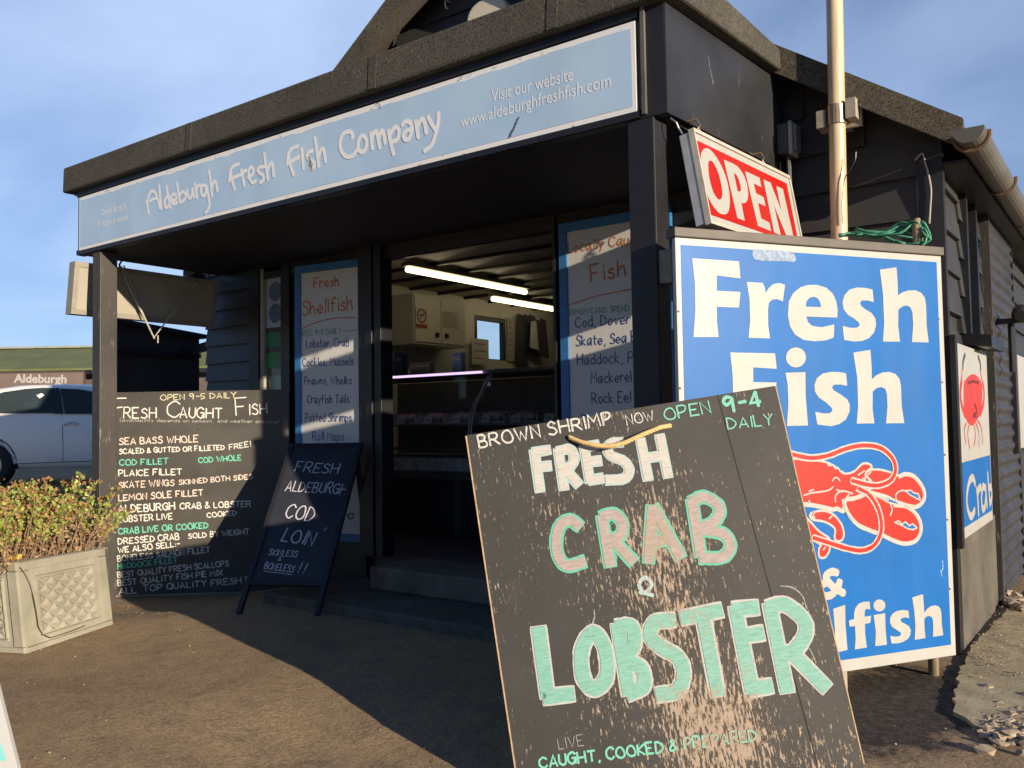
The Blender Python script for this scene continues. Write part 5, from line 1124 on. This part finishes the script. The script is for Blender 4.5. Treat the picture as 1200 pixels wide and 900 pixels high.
# ================================================================== INSIDE THE SHOP
TUBE = glow('tube_light', (1.0,.84,.52), 2.8)
def strip_light(x, y, L, tilt, label):
    t = thing('strip_light', (x, y, ZC-.03), label, 'ceiling light', 'fluorescent strip lights on the shop ceiling')
    MB().box((x-.045, y, ZC-.062), (x+.045, y+L, ZC-.030)).build('housing', plain('tube_housing', (.3,.27,.2), .5), t)
    MB().tube([(x, y+.02, ZC-.088), (x, y+L-.02, ZC-.088)], .024, 12).build('tube', TUBE, t, smooth_=True)
q0, q1 = on_z(ZC-.088, 470, 316), on_z(ZC-.088, 622, 342)
strip_light((q0.x+q1.x)/2, q0.y, q1.y-q0.y, 0, 'nearer lit fluorescent strip, seen whole through the doorway')
q0 = on_z(ZC-.088, 576, 350); strip_light(q0.x, q0.y, 1.6, 0, 'farther lit fluorescent strip, cut off by the right menu board')
# display counter
cy = 2.15; xa_, xm, xb_ = -4.0, on_y(cy,566,436).x, -.6
zt = on_y(cy, 455, 441).z; 
ctr = thing('display_counter', ((xa_+xb_)/2, cy+.4, .19), 'long glass fronted fish display counter with a lilac lit edge', 'counter')
STL = plain('counter_steel', (.14,.14,.14), .3, .15, 5, .4); DK = plain('counter_dark', (.035,.036,.04), .35, .2)
MB().box((xa_, cy+.04, .20), (xb_, cy+.8, .62)).build('base', DK, ctr)
MB().box((xa_, cy-.01, .622), (xb_, cy+.82, .68)).box((xa_, cy-.005, .845), (xm-.03, cy+.01, .865)).box((xa_, cy-.012, .20), (xa_+.04, cy+.03, .62)).box((on_y(cy,533,530).x, cy-.012, .20), (on_y(cy,533,530).x+.03, cy+.03, .62)).build('frame', STL, ctr)
MB().box((xa_, cy+.05, .682), (xb_, cy+.75, .78)).build('tray', plain('ice_tray', (.40,.41,.42), .5, .5, 14, bump=.6), ctr)
MB().box((xa_, cy, .87), (xm-.02, cy+.006, zt-.02)).build('front_glass', GLASS, ctr)
MB().box((xa_, cy+.03, zt-.02), (xb_, cy+.7, zt+.005)).build('top', plain('counter_top', (.10,.095,.085), .4, .2), ctr)
MB().box((xa_, cy-.012, zt-.018), (xm-.02, cy+.02, zt-.002)).build('light_edge', glow('lilac_light', (.72,.52,1.0), 1.0), ctr)
# curved glass section on the right
mb = MB(); pf = [(cy-.16, .70), (cy-.18, .95), (cy-.13, 1.15), (cy-.03, 1.28), (cy+.12, zt+.0), (cy+.30, zt+.02)]
pf = catmull(pf, 5)
for a_, c2 in zip(pf, pf[1:]): mb.quad((xm+.02,a_[0],a_[1]), (xb_,a_[0],a_[1]), (xb_,c2[0],c2[1]), (xm+.02,c2[0],c2[1]))
mb.build('curved_glass', thin_glass('curved_glass', (.8,.83,.82), .05), ctr, smooth_=True)
MB().tube([(xm+.02, a_[0], a_[1]) for a_ in pf], .007, 6).tube([(xm-.02, a_[0]+.02, a_[1]+.0) for a_ in pf], .006, 6).build('glass_edge', plain('glass_edge', (.35,.36,.34), .25), ctr, smooth_=True)
MB().box((xa_+.01, cy+.02, 1.03), (xb_, cy+.74, 1.045)).build('shelf', plain('shelf_steel', (.30,.30,.30), .35, .15, 8, .3), ctr)
MB().box((xa_, cy+.76, .785), (xb_, cy+.79, zt-.022)).build('added_back_panel', plain('added_dark_back', (.16,.16,.155), .4, .2), ctr)  # panel added to block the bright wall behind and darken the case
# goods on the tray
rnd = random.Random(3)
g_ = 'trays of fish inside the counter'
for k in range(6):
    x = xa_+.25+k*.30; t = thing('fish_tray', (x, cy+.3, 1.046), 'white tray of fish behind the counter glass', 'tray', g_)
    MB().box((x, cy+.12, 1.047), (x+.25, cy+.5, 1.062)).box((x,cy+.12,1.063),(x+.012,cy+.5,1.10)).box((x+.238,cy+.12,1.063),(x+.25,cy+.5,1.10)).build('tray_body', plain('tray_white', (.45,.45,.43), .4), t)
    mb = MB()
    for j in range(4):
        yy = cy+.16+j*.085; mb.lathe((x+.02, yy, 1.095), [(.004,0),(.036,.04),(.045,.09),(.03,.16),(.008,.19),(.03,.21)], (1,0,.0), 8)
    mb.build('fillet', plain('fish_flesh', (.42,.30,.25), .4, .4, 25), t, smooth_=True)
for i, (px_, hgt, wd, col, nm, lb) in enumerate(((470,.20,.10,(.02,.03,.05),'menu_card','small dark menu card standing on the counter top, leftmost there'),(495,.10,.22,(.30,.26,.18),'card_box','cream printed box lying on the counter top'),(538,.16,.09,(.30,.42,.60),'paper_bin','pale blue lidded tub on the counter top'))):
    p = on_y(cy+.2, px_, 435); x = p.x
    t = thing(nm, (x, cy+.2, zt+.005), lb, nm.replace('_', ' '))
    MB().box((x-wd/2, cy+.17, zt+.007), (x+wd/2, cy+.17+min(.06, wd), zt+.007+hgt)).build('body', plain(nm, col, .5, .2, 20), t, bevel=.004)
    MB().box((x-wd/2+.012, cy+.166, zt+.02+hgt*.55), (x+wd/2-.012, cy+.1695, zt+hgt*.85)).build('label_panel', plain(nm+'_label', tuple(min(.6, c*1.8+.03) for c in col), .5, .4, 60), t)
# things on the inner left wall
XI = XL+.08
def wall_box(name, px0, py0, px1, py1, depth, mat, label, cat, group=None, parts=None):
    p = on_x(XI+depth, px0, py0); q = on_x(XI+depth, px1, py1); y0_, y1_ = sorted((p.y, q.y)); z0_, z1_ = sorted((p.z, q.z))
    t = thing(name, (XI, (y0_+y1_)/2, z0_), label, cat, group); MB().box((XI, y0_, z0_), (XI+depth, y1_, z1_)).build('body', mat, t, bevel=.003); return t, y0_, y1_, z0_, z1_
CAB = plain('cabinet_white', (.66,.63,.53), .45, .06, 2)
t, y0_, y1_, z0_, z1_ = wall_box('wall_cabinet', 484, 343, 545, 408, .3, CAB, 'cream wall cupboard with two doors inside the shop', 'cupboard')
ym = (y0_+y1_)/2
for a_, c2 in ((y0_+.01, ym-.005), (ym+.005, y1_-.01)): MB().box((XI+.301, a_, z0_+.02), (XI+.315, c2, z1_-.02)).build('door', CAB, t, bevel=.003)
MB().box((XI+.316, ym-.09, z0_+.08), (XI+.335, ym-.05, z0_+.12)).box((XI+.316, ym+.05, z0_+.08), (XI+.335, ym+.09, z0_+.12)).build('handle', DARK, t)
def paper(name, px0, py0, px1, py1, x, col, label, cat, marks=0, mk=(.12,.12,.12)):
    p = on_x(x, px0, py0); q = on_x(x, px1, py1); y0_, y1_ = sorted((p.y, q.y)); z0_, z1_ = sorted((p.z, q.z))
    t = thing(name, (x, y0_, z0_), label, cat); MB().box((x-.004, y0_, z0_), (x, y1_, z1_)).build('sheet', plain(name+'_paper', col, .6, .1), t)
    if marks:
        mb = MB()
        for k in range(marks):
            zz = z1_-(z1_-z0_)*(k+.8)/(marks+.6); mb.box((x+.0006, y0_+(y1_-y0_)*.12, zz), (x+.0012, y0_+(y1_-y0_)*random.uniform(.5,.88), zz+(z1_-z0_)*.12/marks))
        mb.build('print', plain('print_ink', mk, .7), t)
    return t, y0_, y1_, z0_, z1_
xd = XI+.3155
t, y0_, y1_, z0_, z1_ = paper('no_smoking_sign', 487, 360, 501, 386, xd+.006, (.55,.53,.47), 'small no smoking sign on the cupboard door', 'sign')
ymid, zc_ = (y0_+y1_)/2, z0_+(z1_-z0_)*.62; r_ = (y1_-y0_)*.42
mb = MB()
mb.fill([[(xd+.0072, ymid+r_*math.cos(a), zc_+r_*math.sin(a)) for a in (2*math.pi*k/24 for k in range(24))], [(xd+.0072, ymid+r_*.76*math.cos(a), zc_+r_*.76*math.sin(a)) for a in (2*math.pi*k/24 for k in range(24))]])
mb.box((xd+.0066, y0_+.004, z0_+.006), (xd+.0074, y1_-.004, z0_+(z1_-z0_)*.22)); mb.build('red_ring', plain('notice_red', (.35,.05,.04), .6), t)
mb = MB(); mb.beam((xd+.0078, ymid-r_*.6, zc_-r_*.6), (xd+.0078, ymid+r_*.6, zc_+r_*.6), .0006, .008, up=(0,-1,1)); mb.beam((xd+.0084, ymid-r_*.55, zc_+r_*.1), (xd+.0084, ymid+r_*.5, zc_+r_*.1), .0006, .012); mb.build('symbol', DARK, t)
paper('notice_sheet', 519, 364, 538, 385, xd+.006, (.48,.45,.38), 'pale typed notice on the right cupboard door', 'notice', 6)
paper('wall_chart', 594, 372, 604, 424, XI+.012, (.36,.34,.29), 'long pale chart hanging on the inner wall', 'notice', 7)
t, y0_, y1_, z0_, z1_ = paper('tea_towel', 553, 396, 573, 428, XI+.06, (.52,.50,.43), 'white printed cloth hanging beside the small inner window', 'cloth', 3, (.05,.05,.05))
mb = MB(); p = on_x(XI+.05, 606, 366); q = on_x(XI+.05, 634, 425); rnd = random.Random(8)
t = thing('hanging_apron', (XI+.05, p.y, p.z), 'dark apron and bags hanging on hooks on the inner wall', 'apron')
for k in range(5):
    yy = p.y+(q.y-p.y)*(k+.3)/5; zt_ = p.z-rnd.uniform(0,.05); l = rnd.uniform(.35,.62)
    mb.prism([(XI+.04+.012*k, yy, zt_), (XI+.05+.012*k, yy+.10, zt_-.02), (XI+.06+.012*k, yy+.14, zt_-l), (XI+.03+.012*k, yy-.05, zt_-l*.9)], (.008,0,0))
mb.build('cloth', plain('apron_dark', (.035,.035,.04), .8, .3), t)
mb = MB(); mb.prism([(XI+.13, p.y+.15, p.z-.1), (XI+.13, p.y+.25, p.z-.08), (XI+.13, p.y+.3, p.z-.42), (XI+.13, p.y+.12, p.z-.40)], (.008,0,0)); mb.build('bag', plain('bag_pale', (.4,.39,.36), .6, .2), t)
# small window in the left wall (open sky behind), frame
MB().box((XL+.03, yw0, 1.752), (XL+.085, yw0+.03, 2.198)).box((XL+.03, yw1-.03, 1.752), (XL+.085, yw1, 2.198)).box((XL+.03, yw0+.031, 2.16), (XL+.085, yw1-.031, 2.198)).build('window_frame', DARK, shop)
MB().box((XL+.04, yw0+.031, 1.752), (XL+.044, yw1-.031, 2.159)).build('pane', GLASS, shop)
# shelves of stock on the wall behind the counter end
for i, (x0_, x1_, nm) in enumerate(((-2.3, -1.2, 'wall_shelf'),)):
    t = thing('wall_shelf', (x0_, 6.9, 1.4), 'pale wall shelf of jars at the back of the shop', 'shelf')
    MB().box((x0_, 6.75, 1.40), (x1_, 6.99, 1.43)).build('plank', CAB, t)
# price tickets standing along the tray
for k in range(7):
    x = xa_+.33+k*.29; t = thing('price_ticket', (x, cy+.10, 1.05), 'little white price ticket standing behind the counter glass', 'price ticket', 'price tickets on the counter tray')
    MB().obox((x, cy+.09, 1.05), (.085,0,0), (0,.003,0), (0,.02,.06)).build('card', plain('ticket_card', (.5,.5,.46), .5), t)
    MB().obox((x+.012, cy+.0885+.009, 1.078), (.05,0,0), (0,.001,0), (0,.002,.006)).build('print', plain('print_ink', (.12,.12,.12), .7), t)
paper('small_notice', 458, 352, 466, 372, XI+.012, (.45,.42,.30), 'narrow yellowed notice left of the wall cupboard', 'notice', 4)
paper('tile_strip', 606, 352, 650, 360, XI+.012, (.40,.38,.33), 'long pale strip along the inner wall under the ceiling', 'wall strip')
bx = on_y(cy+.25, 459, 432).x
for k, (dx, hb, col, lb) in enumerate(((0, .14, (.35,.06,.04), 'red capped sauce jar at the left end of the counter top'), (.09, .11, (.40,.34,.2), 'short pale jar beside the red capped jar on the counter top'))):
    t = thing('sauce_jar', (bx+dx, cy+.3, zt), lb, 'jar'); MB().lathe((bx+dx, cy+.3, zt+.007), [(.035,0),(.038,.01),(.038,hb*.75),(.026,hb*.85)], n=14).build('jar_body', plain('jar_glass%d' % k, (.28,.25,.18), .2), t, smooth_=True); MB().lathe((bx+dx, cy+.3, zt+.008+hb*.86), [(.03,0),(.03,.025)], n=14).build('lid', plain('jar_lid%d' % k, col, .4), t)
# posters in the left shop window
def poster(px0, py0, px1, py1, col, label, kind):
    p = on_y(YS+.005, px0, py0); q = on_y(YS+.005, px1, py1)
    t = thing('window_poster', (p.x, YS, q.z), label, 'poster', 'posters in the left shop window'); x0_, x1_ = sorted((p.x, q.x)); z0_, z1_ = sorted((p.z, q.z))
    MB().box((x0_, YS-.001, z0_), (x1_, YS+.004, z1_)).build('sheet', plain('poster_'+kind, col, .5, .08), t)
    if kind == 'pale':
        for f in (.72, .3):
            mb = MB(); c = ((x0_+x1_)/2+.01, z0_+(z1_-z0_)*f); r = (x1_-x0_)*.40; mb.fill([[(c[0]+r*math.cos(a), YS-.0022, c[1]+r*math.sin(a)) for a in (2*math.pi*k/24 for k in range(24))]]); mb.build('roundel', plain('roundel_blue', (.10,.14,.24), .6, .3, 40), t)
    else:
        MB().box((x0_, YS-.0022, z1_-(z1_-z0_)*.25), (x1_, YS-.0012, z1_)).build('band', DARK, t)
poster(313, 327, 332, 384, (.36,.42,.52), 'pale blue poster with two roundels in the left window', 'pale')
poster(312, 385, 332, 406, (.03,.17,.09), 'dark green sticker directly below the pale poster', 'green')
poster(312, 408, 332, 430, (.035,.20,.06), 'brighter green sticker, lowest in the left window', 'bright')
MB().box((on_y(YS+.06,313,440).x, YS+.06, 1.28), (on_y(YS+.06,333,440).x, YS+.075, 1.42)).build('inner_board', plain('inner_cream', (.5,.47,.3), .6), shop)
